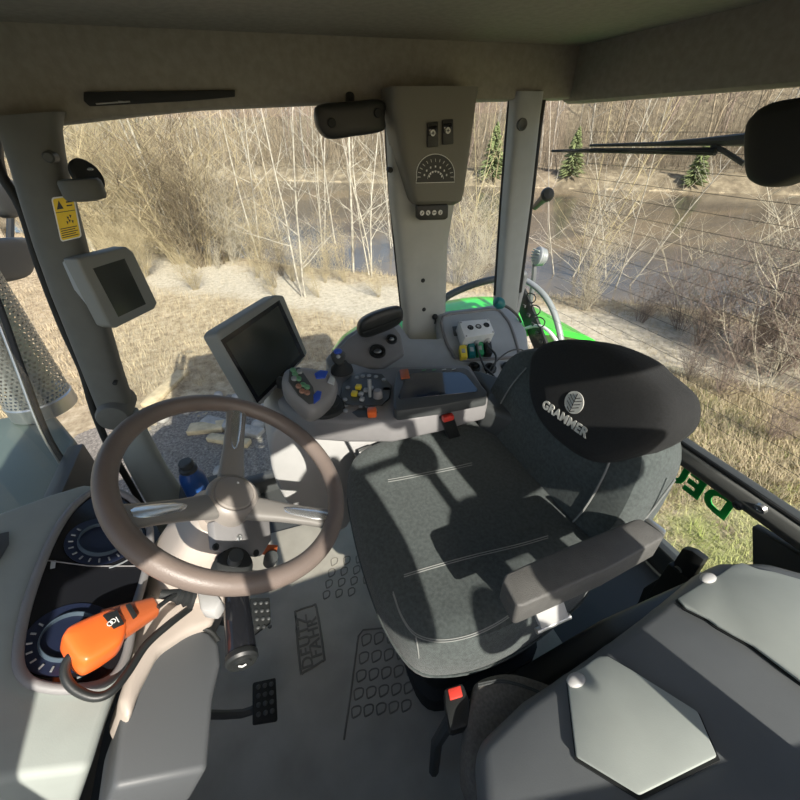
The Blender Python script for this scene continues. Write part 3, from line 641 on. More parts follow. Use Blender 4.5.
# ================================================================== STEERING WHEEL
WC = V((.028, .436, .790)); WN = V((-.192, -.617, 1)).normalized()
W1 = (V((1, 0, 0))-WN*WN.x).normalized(); W2 = WN.cross(W1)
def wp(px, py, off=0): return at(px, py, pl=(WC+WN*off, WN))
RW, rw = .193, .0165
sw = thing('steering_wheel', 'three spoke steering wheel with brown leather rim and silver spoke inlays', 'steering wheel', WC-WN*.05)
mb = MB(); mb.tube([WC+W1*RW*math.cos(2*PI*k/96)+W2*RW*math.sin(2*PI*k/96) for k in range(96)], rw, 18, closed=True, hint=WN); mb.build('rim', 'rim', sw)
HC = at(232, 497, pl=(WC-WN*.055, WN))
mb = MB(); mb.lathe([(.03, -.05), (.042, -.045), (.047, -.015), (.048, .002), (.046, .009), (.040, .0135), (.036, .0125), (.034, .016), (.022, .019), (.001, .02)], HC, WN, 40); mb.build('hub', 'hub', sw)
mb = MB(); mb.box(HC+WN*.0205+W1*.018-W2*.004, (.004, .004, .001), R=rot3(W1, W2), bev=0); mb.build('hub_mark', 'print', sw)
for (ix, iy, ox, oy, a0, a1) in [(231, 482, 237, 408, (236, 440), (238, 411)), (214, 505, 127, 517, (185, 505), (135, 516)), (252, 507, 330, 519, (290, 512), (328, 519))]:
    I = HC-WN*.004; O = wp(ox, oy, -.004); 
    I = at(ix, iy, pl=(HC, WN)); d = O-I; u = d.normalized(); sd = WN.cross(u).normalized()
    mb = MB(); rings = []
    for t, w, h in [(-.1, .025, .014), (.1, .024, .013), (.4, .020, .011), (.75, .019, .010), (1.0, .021, .009)]:
        c = I+d*t; rings.append(rr(c-WN*(.004*(1-t)), sd*w, WN*h, 18, 3))
    mb.loft(rings); s_ = mb.build('spoke', 'spoke', sw)
    mb = MB(); rings = []
    for t, w in [(.38, .001), (.41, .006), (.5, .0105), (.75, .0135), (.92, .013), (.97, .008)]:
        hh = .011+( .010-.011)*(t-.4)/.35 if t < .75 else .010-.001*(t-.75)/.25
        c = I+d*t+WN*(hh-.0055); rings.append(rr(c, sd*w, WN*.0065, 14, 2.4))
    mb.loft(rings); mb.build('silver_inlay', 'chrome', s_)

# steering column
CD = -WN
sc = thing('steering_column', 'grey steering column shroud with screws below the wheel hub', 'steering column', HC+CD*.3)
rings = []
cx = V((1, 0, 0)); cy = WN.cross(cx).normalized(); cx = cy.cross(WN)
for t, w, h in [(.045, .045, .045), (.06, .062, .055), (.10, .075, .065), (.16, .085, .075), (.30, .095, .09), (.42, .11, .1)]:
    rings.append(rr(HC+CD*t+V((-.004, .0, 0)), cx*w, cy*h, 24, 4))
mb = MB(); mb.loft(rings); mb.build('shroud', 'beige', sc)
PSN = V((-.45, -.75, .5)).normalized(); PSP = at(243, 536, pl=(HC+CD*.075, WN)); PSP = PSP+PSN*.028
def ps(px, py, off=0): return at(px, py, pl=(PSP+PSN*off, PSN))
mb = MB(); mb.prism([ps(*a) for a in [(213, 521), (250, 517), (270, 520), (272, 540), (262, 556), (216, 549)]], -PSN*.02, .004); pl_ = mb.build('cover_plate', 'console', sc)
for q in [(215.5, 547), (256, 553), (239, 538)]:
    mb = MB(); p = ps(*q, .0); mb.lathe([(.0005, .001), (.003, .001), (.004, .003), (.006, .002), (.006, -.001)], p, PSN, 16); mb.build('screw', 'rubber' if q[0] != 239 else 'steel', pl_)
bo_ = thing('boot', 'black rubber bellows boot at the foot of steering column', 'boot', ps(234, 566))
p = ps(233, 566, .0); ax = V((-.2, -.35, .9)).normalized(); mb = MB(); mb.lathe([(.030, -.04), (.036, -.02), (.030, -.012), (.034, -.002), (.026, .006), (.028, .014), (.018, .020), (.001, .018)], p, ax); mb.build('bellows', 'rubber', bo_)
mb = MB(); mb.cyl(p+ax*.015, p+ax*.04, .012); mb.build('rod', 'dark', bo_)
kn = thing('knob', 'round black knob with rust brown label right of the steering column', 'knob', ps(271, 560))
p = ps(271, 558, -.01); mb = MB(); mb.lathe([(.012, -.02), (.014, 0), (.013, .006), (.001, .007)], p, ax, 20); mb.build('cap', 'dark', kn)
mb = MB(); mb.prism([ps(*a, -.016) for a in [(262, 544), (278, 545), (276, 557), (261, 554)]], -PSN*.002, .0005); mb.build('rust_label', 'orangeB', kn)

# multi-ring column grip pointing to the open door
gl = thing('column_grip', 'glossy black ribbed cylinder grip pointing out below the steering wheel', 'grip', at(238, 600, z=.58))
a = at(236, 592, z=.60); b = at(242, 662, z=.60)
u = (b-a).normalized(); A_, B_, _ = frame(u)
mb = MB(); n = 36
mb.loft([[c+(A_*math.cos(2*PI*k/n)+B_*math.sin(2*PI*k/n))*r*(1-.035*(k % 3 == 0)) for k in range(n)] for c, r in [(a, .022), (b-u*.004, .024), (b-u*.001, .022)]]); mb.build('barrel', 'gloss', gl)
mb = MB(); mb.lathe([(.024, -.012), (.0255, -.010), (.0255, -.002), (.022, .002), (.015, .002), (.014, .005), (.009, .005), (.008, .003), (.001, .003)], b, u); mb.build('end_cap', 'black', gl)
mb = MB(); mb.tube([b+u*.006+A_*.006, b+u*.007, b+u*.006-A_*.005+B_*.004], .0014, 6); mb.build('symbol', 'print', gl)
tsk = thing('column_stalk', 'black ribbed stalk boot left of the steering column beside the orange handset', 'stalk', at(180, 600, z=.66))
a = at(196, 597, z=.665); b = at(160, 594, z=.69)
u = b-a; rings = [(0, .017), (.10, .019), (.18, .014), (.27, .017), (.36, .012), (.46, .015), (.56, .010), (.8, .008), (1.0, .007)]
mb = MB(); mb.tube([a+u*t for t, r in rings], [r for t, r in rings], 20); mb.build('bellows', 'rubber', tsk)
mb = MB(); mb.prism(ats([(196, 590), (214, 588), (222, 600), (214, 612), (200, 610)], z=.655), (0, 0, -.03), .006); mb.build('mount', 'lightgrey', tsk)

# ================================================================== DASHBOARD
DN_ = V((0, -.5, .866)); DP = V((0, .72, .66))
def dp(px, py, off=0): return at(px, py, pl=(DP+DN_*off, DN_))
da = thing('dashboard', 'grey green dashboard tub around the dark instrument cluster', 'dashboard', (0, .85, .3))
mb = MB(); mb.prism([dp(*a) for a in [(-120, 570), (-40, 528), (0, 511), (50, 493), (84, 483), (110, 486), (138, 505), (152, 530), (150, 570), (136, 610), (132, 650), (112, 700), (90, 770), (-150, 800)]], -DN_*.16, .012, 3); mb.build('body', 'dash', da)
bez = [(97, 490), (76, 504), (58, 528), (42, 562), (28, 602), (20, 636), (18, 660), (22, 674), (34, 684), (62, 689), (96, 686), (116, 674), (128, 650), (134, 612), (146, 570), (150, 530), (136, 503), (116, 491)]
mb = MB(); bz = smooth_pts([dp(*a, .006) for a in bez], 3, True); mb.tube(bz, .007, 10, closed=True, hint=DN_); mb.build('bezel', 'console', da)
mb = MB(); mb.prism(smooth_pts([dp(*a, .003) for a in bez], 2, True), -DN_*.004, 0); cl = mb.build('instrument_cluster', 'gloss', da)
def arc(cx, cy, r, a0, a1, n, off, ex_=None):
    c = dp(cx, cy, off); ax = V((-1, 0, 0)); ay = DN_.cross(ax).normalized()
    return [c+(ax*math.cos(math.radians(a0+(a1-a0)*k/n))+ay*math.sin(math.radians(a0+(a1-a0)*k/n)))*r for k in range(n+1)]
for (cx_, cy_, nm) in ((102, 540, 'a'), (70, 637, 'b')):
    c = dp(cx_, cy_, .0045)
    mb = MB(); mb.cyl(c-DN_*.001, c+DN_*.0004, .056, seg=48); d_ = mb.build('dial', 'dial', cl)
    mb = MB(); mb.tube(arc(cx_, cy_, .036, 0, 360, 40, .0055)[:-1], .009, 6, closed=True, hint=DN_, flat=(.15, 1)); mb.build('dial_ring', 'dialring', d_)
    mb = MB()
    for k in range(14):
        p, q = [arc(cx_, cy_, r, -120+k*18, -119+k*18, 1, .006)[0] for r in (.043, .050)]; mb.tube([p, q], .0016, 5)
    mb.tube(arc(cx_, cy_, .066, 20, 130, 24, .006), .0016, 6)
    mb.build('dial_marks', 'key', d_)
mb = MB(); mb.tube([dp(44, 560, .005), dp(90, 566, .005), dp(138, 566, .005)], .0012, 6); mb.build('divider_line', 'console', cl)
mb = MB(); mb.prism([dp(*a, .0045) for a in [(51, 561), (56, 560.5), (55, 568), (50, 569)]], DN_*.0005, 0); mb.build('symbol', 'lens', cl)
mb = MB(); mb.prism([dp(*a, .003) for a in [(-10, 540), (0, 534), (9, 532), (9, 545), (0, 560), (-10, 570)]], DN_*.002, .001); mb.build('vent_slot', 'dark', da)
# pale skirt and dark lower cover beside the cluster
mb = MB(); mb.prism([dp(*a, -.03) for a in [(118, 700), (132, 660), (140, 610), (156, 575), (176, 548), (206, 540), (224, 560), (224, 596), (214, 622), (190, 630), (160, 650), (140, 690), (130, 720)]], -DN_*.10, .012, 3); mb.build('skirt', 'beige', da)
lowr = [(136, 676), (150, 650), (170, 633), (192, 626), (210, 630), (220, 642), (222, 662), (214, 696), (208, 770), (112, 790), (122, 710)]
mb = MB(); mb.prism([dp(*a, -.05) for a in lowr], -DN_*.16, .010, 3); mb.build('knee_cover', 'knee', da)
mb = MB(); mb.tube([dp(*a, -.047) for a in [(130, 690), (148, 655), (170, 636), (192, 627.5), (210, 631), (219, 641)]], .004, 8, 4); mb.build('edge_seam', 'rubber', da)

# orange handset and its cable
oh = thing('handset', 'bright orange handheld remote with black label lying over the instrument cluster', 'handset', dp(95, 640, .02))
H0 = dp(100, 632, .06); 
def oq(px, py, off=0): return at(px, py, pl=(H0+DN_*off, DN_))
hs = [(63.5, 638), (64.5, 631), (72, 624), (100, 611.5), (114, 608), (128, 618), (124, 638), (108, 651.5), (90, 661.5), (82, 661.5), (74, 655)]
mb = MB(); mb.pad([oq(*a) for a in hs], DN_, .036, .006, sm=4, back=.95); hb = mb.build('shell', 'orange', oh)
mb = MB(); P0, P1 = oq(112, 626, -.014), oq(157, 606, -.014); u = (P1-P0).normalized(); sd = DN_.cross(u).normalized()
mb.loft([rr(P0+(P1-P0)*t, sd*w, DN_*h, 20, 3) for t, w, h in [(-.1, .030, .016), (.3, .025, .016), (.7, .019, .015), (.93, .016, .013), (1.0, .010, .008)]]); mb.build('handle', 'orangeB', oh)  # darker orange here is shade put into the colour
mb = MB(); mb.prism([oq(*a, .0055) for a in [(102.5, 616), (117, 610.5), (124, 624.5), (113.5, 629.5)]], DN_*.002, .0005); lb = mb.build('label', 'black', oh)
mb = MB()
a_, b_, _ = frame(DN_)
for (x, y) in ((110, 623.5), (113, 621)):
    p = oq(x, y, .008); mb.tube([p+(a_*math.cos(t*PI/4)+b_*math.sin(t*PI/4))*.0035 for t in range(8)], .0007, 5, closed=True)
mb.tube([oq(116, 617, .008), oq(119, 622, .008)], .0007, 5)
mb.build('label_print', 'print', lb)
mb = MB(); mb.prism([oq(*a, .004) for a in [(125, 606), (130, 604.5), (137, 617), (133, 620)]], DN_*.004, .001); mb.build('clip', 'black', oh)
cbl = thing('cable', 'black cable looping from the orange handset towards the steering column', 'cable', dp(90, 690, .02))
mb = MB(); mb.tube([dp(*a, h) for a, h in [((74, 652), .045), ((66, 664), .04), ((66, 678), .035), ((76, 690), .03), ((95, 697), .028), ((112, 691), .03), ((128, 672), .03), ((146, 645), .03), ((168, 625), .03), ((190, 608), .02)]], .0062, 10, 5); mb.build('sheath', 'black', cbl)
mb = MB(); mb.tube([at(158, 607, z=.70), at(172, 597, z=.69), at(186, 590, z=.67)], .0035, 8, 4); mb.build('lead', 'black', cbl)

# ================================================================== FLOOR THINGS
mt = thing('floor_mat', 'grey brown rubber floor mat embossed with lettering in a rounded frame', 'floor mat', (.1, .4, .0))
mb = MB(); mb.prism([(.55, .72, .001), (.50, -.30, .001), (-.5, -.30, .001), (-.62, .1, .001), (-.55, .80, .001), (.3, .86, .001)], (0, 0, .008), .003); mo_ = mb.build('mat', 'mat', mt)
def fz(px, py, z=.009): return at(px, py, z=z)
fr = [(295.5, 616), (297, 611), (312, 606), (316.5, 608), (324, 656), (322, 661), (304, 672), (300.5, 669)]
mb = MB(); mb.tube([fz(*a) for a in fr], .0035, 6, 3, closed=True); mb.build('letter_frame', 'matD', mt)
ex_ = (fz(306, 612)-fz(313, 664)).normalized(); ey_ = V((0, 0, 1)).cross(ex_)
for s, q, sz in (('DEUTZ', (305.2, 641), .046), ('FAHR', (314.6, 637), .046)):
    text('letters', s, basis(fz(*q), ex_, ey_, (0, 0, 1)), 'matD', mt, sz, .003, .0006, 1.12)
for nm, x0, y0, nx, ny in (('tread', 366, 640, 5, 5), ('tread', 334, 562, 4, 4)):
    mb = MB()
    for i in range(nx):
        for j in range(ny):
            if nm == 'tread' and x0 == 334 and i+j > 5: continue
            a = x0+12.5*i-2.6*j; b = y0-1.5*i+(18 if x0 == 366 else 11)*j
            s = 1 if x0 == 366 else .7
            mb.tube([fz(a-3*s, b+6*s), fz(a-4*s, b-3*s), fz(a+1*s, b-6*s), fz(a+5*s, b-5*s), fz(a+4*s, b+2*s), fz(a-3*s, b+6*s)], .0022, 5, 2)
    mb.build('tread_pattern', 'matD', mt)
mb = MB(); mb.tube([fz(*a) for a in [(344, 740), (350, 700), (358.5, 636), (363, 630), (424, 624)]], .003, 5); mb.build('tread_border', 'matD', mt)
def pedal(label, pts, z, tilt):
    pd_ = thing('pedal', label, 'pedal', at(*pts[0], z=z)-V((0, 0, .08)))
    n = V((0, -.35, .9)).normalized(); c = at(*pts[0], z=z); P = [at(*a, pl=(c, n)) for a in pts]
    mb = MB(); mb.prism(P, -n*.012, .004); pp = mb.build('pad', 'rubber', pd_)
    ctr = sum(P, V())/len(P); mb = MB()
    e1 = (P[1]-P[0]); e2 = (P[-1]-P[0])
    for i in range(3):
        for j in range(4):
            q = P[0]+e1*(.22+.28*i)+e2*(.16+.22*j); mb.ball(q, (.006, .006, .004), u=10, v=6)
    mb.build('grip_stud', 'dark', pp)
    mb = MB(); mb.tube([ctr-n*.01, ctr+V((0, .06, -.02)), ctr+V((0, .16, .10))], .010, 8, 3); mb.build('arm', 'dark', pd_)
pedal('black studded pedal beside the black column grip', [(250, 598), (270, 597), (271, 622), (254, 635)], .16, 0)
pedal('black studded pedal nearest the bottom edge between grip and mat lettering', [(253, 682), (276, 677), (278, 720), (253, 724)], .16, 0)
# bottle
lg = thing('side_shelf', 'small black ledge at the front corner below the front pillar', 'shelf', at(199, 499, x=.62)-V((0, 0, .1)))
c = at(199, 492, x=.62); mb = MB(); mb.box(c+V((.01, 0, -.13)), (.13, .14, .26), bev=.01); mb.build('body', 'dark', lg)
bt = thing('bottle', 'blue bottle with dark cap standing behind the steering wheel spokes', 'bottle', c)
mb = MB(); mb.lathe([(.036, 0), (.041, .004), (.041, .07), (.038, .09), (.026, .105), (.024, .11)], c, (0, 0, 1)); mb.build('body', 'bluebottle', bt)
mb = MB(); mb.lathe([(.027, .108), (.029, .112), (.029, .122), (.022, .126), (.024, .145), (.02, .150), (.001, .151)], c, (0, 0, 1)); mb.build('cap', 'dark', bt)

# ================================================================== LEFT SIDE CONSOLE OVER THE WHEEL
FN = V((.30, .10, .95)).normalized(); FP = V((-.40, -.30, .60))
def fp(px, py, off=0): return at(px, py, pl=(FP+FN*off, FN))
fc = thing('side_console', 'dark blue grey rounded fender console with two lidded compartments', 'side console', (-.5, -.2, 0))
mb = MB(); mb.prism([fp(*a) for a in [(470, 740), (520, 694), (560, 668), (600, 640), (650, 603), (690, 570), (715, 557), (765, 557), (835, 575), (900, 640), (930, 800), (480, 860)]], -FN*.22, .03, 5); mb.build('body', 'fbody', fc)
h1 = [(675.5, 600), (690, 591), (704, 582.5), (718, 576), (732, 566), (742, 563.5), (758, 570), (775, 573), (820, 586), (900, 640), (880, 740), (800, 684.5), (752, 648), (731, 636.5), (716, 628), (706, 620.5), (683, 609)]
h2 = [(566, 681), (574, 673), (582, 669), (592, 661), (599, 657), (608, 657), (640, 676), (700, 714), (720, 760), (640, 800), (575, 760)]
for pts, tb, lab in ((h1, (708, 578), 'large pale grey lid'), (h2, (576, 680), 'small pale grey lid')):
    mb = MB(); mb.prism([fp(*a, .003) for a in pts], -FN*.004, 0); gpn = mb.build('lid_gap', 'rubber', fc)
    ctr = sum((fp(*a, .004) for a in pts), V())/len(pts)
    mb = MB(); mb.prism([ctr+(fp(*a, .004)-ctr)*.975 for a in pts], FN*.006, .003, 2); ld = mb.build('lid', 'dash', fc); ld['label'] = lab
    mb = MB(); mb.ball(fp(*tb, .010), (.016, .011, .006), R=rot3((0, 1, 0), FN.cross(V((0, 1, 0))))); mb.build('finger_tab', 'lightgrey', ld)
# dark side wall between seat and console
sw_ = thing('side_cover', 'black side cover with a seam between driver seat and fender console', 'side cover', (-.28, -.15, 0))
mb = MB(); mb.prism([(-.30, .10, .02), (-.30, -.50, .02), (-.30, -.50, .42), (-.30, -.2, .44), (-.30, .10, .36)], (-.05, 0, 0), .015, 3); mb.build('body', 'dark', sw_)
mb = MB(); mb.tube([(-.297, .08, .30), (-.297, -.10, .36), (-.297, -.22, .385), (-.297, -.26, .36), (-.297, -.46, .36)], .003, 6, 3); mb.build('seam', 'rubber', sw_)
# jump seat
jz = .50
ju = thing('jump_seat', 'warm grey fabric passenger seat cushion with a stitched seam at the bottom edge', 'passenger seat', at(530, 700, z=.4))
mb = MB(); mb.pad([at(*a, z=jz) for a in [(472, 690), (476, 680), (490, 674), (510, 672), (535, 678), (560, 688), (594, 706), (640, 760), (640, 830), (540, 860), (470, 790), (464, 730)]], (0, 0, 1), .10, .012, sm=4, back=.95); jc = mb.build('cushion', 'fabricG', ju)
for dx in (0, 2):
    mb = MB(); mb.tube([at(*a, z=jz+.010) for a in [(478, 686-dx), (500, 682-dx), (520, 686-dx), (545, 696-dx), (580, 715-dx)]], .0016, 6, 4); mb.build('seam', 'dark', jc)
mb = MB(); mb.prism([at(*a, z=jz-.11) for a in [(485, 700), (540, 695), (580, 730), (560, 800), (500, 790)]], (0, 0, -.2), .01); mb.build('base', 'dark', ju)
jb = thing('seatbelt_buckle', 'black seatbelt buckle with an orange red button beside the passenger seat', 'buckle', at(456, 700, z=.42))
mb = MB(); P = [at(*a, z=.50) for a in [(444, 688), (463, 682), (470, 700), (472, 725), (450, 732), (445, 706)]]; mb.prism(P, (0, 0, -.03), .006); mb.build('body', 'black', jb)
mb = MB(); mb.prism([at(*a, z=.503) for a in [(447.5, 689), (460.5, 685), (463, 696), (450, 700)]], (0, 0, -.008), .002); mb.build('button', 'red', jb)
mb = MB(); mb.tube([sum(P, V())/6-V((0, 0, .03)), sum(P, V())/6-V((-.02, -.02, .25)), sum(P, V())/6-V((-.02, -.02, .46))], .012, 8); mb.build('stalk', 'dark', jb)

# ================================================================== REAR WINDOW THINGS
rb = thing('rear_beam', 'dark grey rear window cross beam with two bolts above the grass', 'beam', (0, -.78, .46))
mb = MB()
def prof_y(x): return [V((x, -.745, .50)), V((x, -.735, .47)), V((x, -.745, .445)), V((x, -.80, .44)), V((x, -.815, .47)), V((x, -.80, .505))]
mb.prism(prof_y(.60), (-1.36, 0, 0), .006, 2); mb.build('beam', 'pillar', rb)
mb = MB(); mb.tube([(.58, -.758, .507), (-.74, -.758, .507)], .006, 8); mb.build('upper_seal', 'rubber', rb)
for q in [(738, 505.5), (760.5, 508.5)]:
    p = at(*q, y=-.737); mb = MB(); mb.lathe([(.0005, .002), (.005, .002), (.007, .006), (.012, .005), (.014, -.004)], p, (0, 1, -.25), 18); mb.build('bolt', 'dark' if q[0] < 750 else 'steel', rb)
gs = thing('corner_gusset', 'dark corner plate hanging under the rear beam behind the console', 'bracket', at(770, 580, y=-.76))
mb = MB(); mb.prism(ats([(751, 526), (800, 556), (880, 620), (880, 700), (800, 640), (752, 590)], y=-.755), (0, -.03, 0), .006); mb.build('plate', 'dark', gs)
sk = thing('lettering_sticker', 'green lettering sticker seen reversed on the lower rear window', 'sticker', (0, -.803, .33))
pD = at(727, 512, y=-.803)
text('letters', 'DEUTZ-FAHR', basis(V((pD.x+.325, -.803, pD.z+.004)), (1, 0, 0), (0, 0, 1)), 'sticker_green', sk, .105, .001, .005, 1.08)
bk2 = thing('anchor_bracket', 'black metal bracket with a hole behind the end of the armrest', 'bracket', at(655, 600, y=-.45))
mb = MB(); mb.prism(ats([(636, 606), (643, 588), (662, 576), (676, 571), (673, 562), (682, 548), (692, 551), (704, 560), (694, 576), (690, 600), (670, 640), (640, 660)], y=-.50), (0, -.02, 0), .004); mb.build('plate', 'black', bk2)
mb = MB(); p = at(678, 570, y=-.499); mb.lathe([(.0005, .001), (.005, .001), (.008, .003), (.01, .002), (.01, -.002)], p, (0, 1, 0), 16); mb.build('hole_ring', 'steel', bk2)
mb = MB(); mb.prism([(-.34, -.49, .02), (-.24, -.49, .02), (-.24, -.53, .02), (-.34, -.53, .02)], (0, 0, .36), .004); mb.build('foot', 'black', bk2)
# wiper
wm = thing('wiper_motor', 'black rounded wiper motor cover at the top right of rear window', 'wiper motor', at(785, 185, y=-.75))
mb = MB(); mb.pad(ats([(743, 130), (751, 114), (766, 103), (795, 97), (830, 96), (845, 130), (838, 172), (806, 176), (786, 183), (770, 188), (753, 185), (743.5, 172)], y=-.70), (0, 1, 0), .09, .015, sm=4); mb.build('cover', 'rubber', wm)
wi = thing('rear_wiper', 'black rear wiper arm and blade lying across the rear window', 'wiper', at(650, 150, y=-.83))
mb = MB(); mb.tube(ats([(552, 151), (600, 150.5), (716, 151.5)], y=-.825), [.004, .007, .009], 8); mb.build('blade', 'rubber', wi)
mb = MB(); mb.tube(ats([(590, 145.5), (660, 144), (700, 142), (745, 139.5), (770, 138)], y=-.835), [.004, .006, .009, .014, .014], 8); mb.build('arm', 'dark', wi)
mb = MB(); mb.tube(ats([(712, 146), (724, 151), (744, 164)], y=-.83), .006, 8); mb.build('link', 'dark', wi)
mb = MB(); mb.tube([at(770, 138, y=-.835), at(770, 138, y=-.77)], .012, 8); mb.build('spindle', 'dark', wi)

# ================================================================== OUTSIDE PARTS OF THE TRACTOR
fd = thing('fender', 'bright green rear fender outside the cab behind the rear pillar', 'fender', (1.15, -.6, -.1))
prof = [(.0, .30), (-.08, .38), (-.2, .43), (-.35, .455), (-.60, .47), (-.90, .47), (-1.15, .41), (-1.35, .31), (-1.52, .14), (-1.62, -.05)]
prof = [(p.x, p.y) for p in smooth_pts([V((a, b, 0)) for a, b in prof], 4)]
mb = MB(); rings = []
for y, z in prof:
    n_ = 12; r_ = []
    for k in range(n_+1):
        t = k/n_; x = .88+.62*t; drop = .05*max(0, (t-.75)/.25)**2; r_.append(V((x, y, z-drop)))
    rings.append(r_+[p-V((0, 0, .03)) for p in r_[::-1]])
mb.loft(rings); mb.build('shell', 'fender', fd)
hr_ = thing('rail_and_shade_part', 'dark curved tube handrail outside between middle and rear pillars', 'handrail', at(440, 300, x=1.0))
mb = MB(); mb.tube(ats([(436, 306), (448, 296), (462, 289), (480, 282.5), (505, 277), (525, 274)], x=.93), .015, 12, 4); mb.tube([at(525, 274, x=.93), at(525, 274, x=.93)+V((.03, .0, -.25))], .015, 12); mb.tube([at(436, 306, x=.93), at(436, 306, x=.93)+V((.02, 0, -.12))], .015, 12); mb.build('tube', 'knee', hr_)
hs_ = thing('hose', 'pale grey hose curving down over the green fender', 'hose', at(560, 340, y=-.92))
mb = MB(); mb.tube(ats([(516, 277), (530, 283), (543, 294), (552, 308), (558, 325), (562, 345), (566, 370)], y=-.90), .014, 10, 4); mb.build('sheath', 'key', hs_)
lb_ = thing('cable_bracket', 'black slotted bracket holding loops of wire beside the fender', 'bracket', at(530, 330, y=-.86))
P = ats([(511, 292), (519, 284), (525, 292), (546, 343), (546, 354), (534, 350)], y=-.86)
mb = MB(); mb.prism(P, (0, -.015, 0), .002); mb.build('plate', 'black', lb_)
for k in range(6):
    a = at(520+4.2*k, 297+9*k, y=-.855); mb = MB(); mb.box(a, (.02, .01, .014), bev=.002); mb.build('slot', 'dark', lb_)
for k in range(3):
    c = at(531+4.5*k, 298+12*k, y=-.85); mb = MB(); mb.tube([c+V((math.cos(t*PI/6)*.03, .005*math.sin(t), math.sin(t*PI/6)*.022)) for t in range(12)], .003, 6, closed=True); mb.build('wire_loop', 'rubber', lb_)
mb = MB(); mb.tube(ats([(520, 330), (540, 326), (556, 340), (562, 360)], y=-.86), .008, 8, 4); mb.build('wire', 'white', lb_)
wl = thing('work_lamp', 'round ribbed grey work lamp behind the rear window beside the rear pillar', 'lamp', at(534, 268, y=-1.0))
c = at(536, 256, y=-1.0); n_ = V((.2, .9, .2)).normalized()
mb = MB(); mb.lathe([(.002, .0), (.038, 0), (.046, -.006), (.046, -.012), (.040, -.014), (.044, -.020), (.044, -.026), (.038, -.028), (.041, -.034), (.041, -.04), (.03, -.05), (.002, -.052)], c, n_); mb.build('housing', 'key', wl)
for k in range(5):
    mb = MB(); w = .034*math.sqrt(max(0, 1-((k-2)/2.7)**2)); mb.box(c+V((0, .003, .014*(k-2))), (2*w, .006, .006), bev=.001); mb.build('rib', 'dash', wl)
mb = MB(); mb.tube([c-V((0, 0, .04)), c-V((.01, 0, .10)), c-V((.02, .0, .27))], .012, 8, 3); mb.build('stem', 'knee', wl)
# hood, exhaust guard, windscreen edge bar, mirror
ho_ = thing('engine_hood', 'grey green bodywork in front of the windscreen below the exhaust guard', 'bodywork', (.3, 1.3, -.2))
mb = MB(); mb.box((-.10, 2.1, .18), (1.0, 2.0, .55), bev=.08, seg=4); mb.build('hood', 'hood', ho_)
mb = MB(); mb.prism([(.34, 1.05, .42), (.86, 1.05, .42), (1.12, 1.20, .42), (1.16, 1.42, .40), (.95, 1.55, .40), (.34, 1.55, .44)], (0, 0, -.10), .015, 3); mb.build('side_plate', 'hood', ho_)
mb = MB(); mb.prism([(.60, 1.06, .33), (.78, 1.06, .33), (.78, 1.3, .33), (.60, 1.3, .33)], (0, 0, -.28), .01); mb.build('step_box', 'lightgrey', ho_)
eg = thing('exhaust_guard', 'perforated stainless exhaust heat shield standing in front of the windscreen corner', 'exhaust guard', (1.14, 1.22, .42))
pm_ = bpy.data.materials.new('perforated_steel'); pm_.use_nodes = True; nt = pm_.node_tree; b = nt.nodes['Principled BSDF']
b.inputs['Base Color'].default_value = (.34, .35, .33, 1); b.inputs['Metallic'].default_value = .6; b.inputs['Roughness'].default_value = .4
uv = nt.nodes.new('ShaderNodeTexCoord')
def mth(op, a, b_=None):
    n = nt.nodes.new('ShaderNodeMath'); n.operation = op
    for i, s_ in enumerate((a, b_)):
        if s_ is None: continue
        if isinstance(s_, (int, float)): n.inputs[i].default_value = s_
        else: nt.links.new(s_, n.inputs[i])
    return n.outputs[0]
sx = nt.nodes.new('ShaderNodeSeparateXYZ'); nt.links.new(uv.outputs['UV'], sx.inputs[0])
row = mth('FLOOR', sx.outputs['Y']); off_ = mth('MULTIPLY', mth('MODULO', row, 2), .5)
fu = mth('SUBTRACT', mth('FRACT', mth('ADD', sx.outputs['X'], off_)), .5); fv = mth('SUBTRACT', mth('FRACT', sx.outputs['Y']), .5)
d2 = mth('ADD', mth('MULTIPLY', fu, fu), mth('MULTIPLY', fv, fv)); hole = mth('LESS_THAN', d2, .085)
tr_ = nt.nodes.new('ShaderNodeBsdfTransparent'); mxs = nt.nodes.new('ShaderNodeMixShader')
nt.links.new(hole, mxs.inputs[0]); nt.links.new(b.outputs[0], mxs.inputs[1]); nt.links.new(tr_.outputs[0], mxs.inputs[2]); nt.links.new(mxs.outputs[0], nt.nodes['Material Output'].inputs[0])
M['perf'] = pm_
EC = V((1.14, 1.22, 0)); ER = .105
me = bpy.data.meshes.new('guard'); vs, fs, uvs = [], [], []
na, nz = 36, 2
for j in range(nz+1):
    for k in range(na): vs.append(EC+V((ER*math.cos(2*PI*k/na), ER*math.sin(2*PI*k/na), .46+.60*j/nz)))
for j in range(nz):
    for k in range(na): fs.append((j*na+k, j*na+(k+1) % na, (j+1)*na+(k+1) % na, (j+1)*na+k)); uvs += [(k, j), (k+1, j), (k+1, j+1), (k, j+1)]
me.from_pydata(vs, [], fs); ul = me.uv_layers.new(name='UVMap')
for i, (a, b_) in enumerate(uvs): ul.data[i].uv = (a*40/na, b_*40/nz)
for p in me.polygons: p.use_smooth = True
me.materials.append(pm_); o = bpy.data.objects.new('guard', me); C.objects.link(o); place(o, eg)
mb = MB(); mb.tube([EC+V((0, 0, .42)), EC+V((0, 0, 1.35))], .062, 24); mb.build('exhaust_pipe', 'steel', eg)
mb = MB(); mb.lathe([(ER+.003, .415), (ER+.004, .47), (ER, .475), (.06, .476)], EC, (0, 0, 1)); mb.build('collar', 'steel', eg)
fw_ = thing('windscreen_edge_bar', 'black bar along the windscreen edge left of the front pillar', 'wiper', at(72, 470, y=1.04))  # dark bar drawn for the windscreen edge seal and its reflection
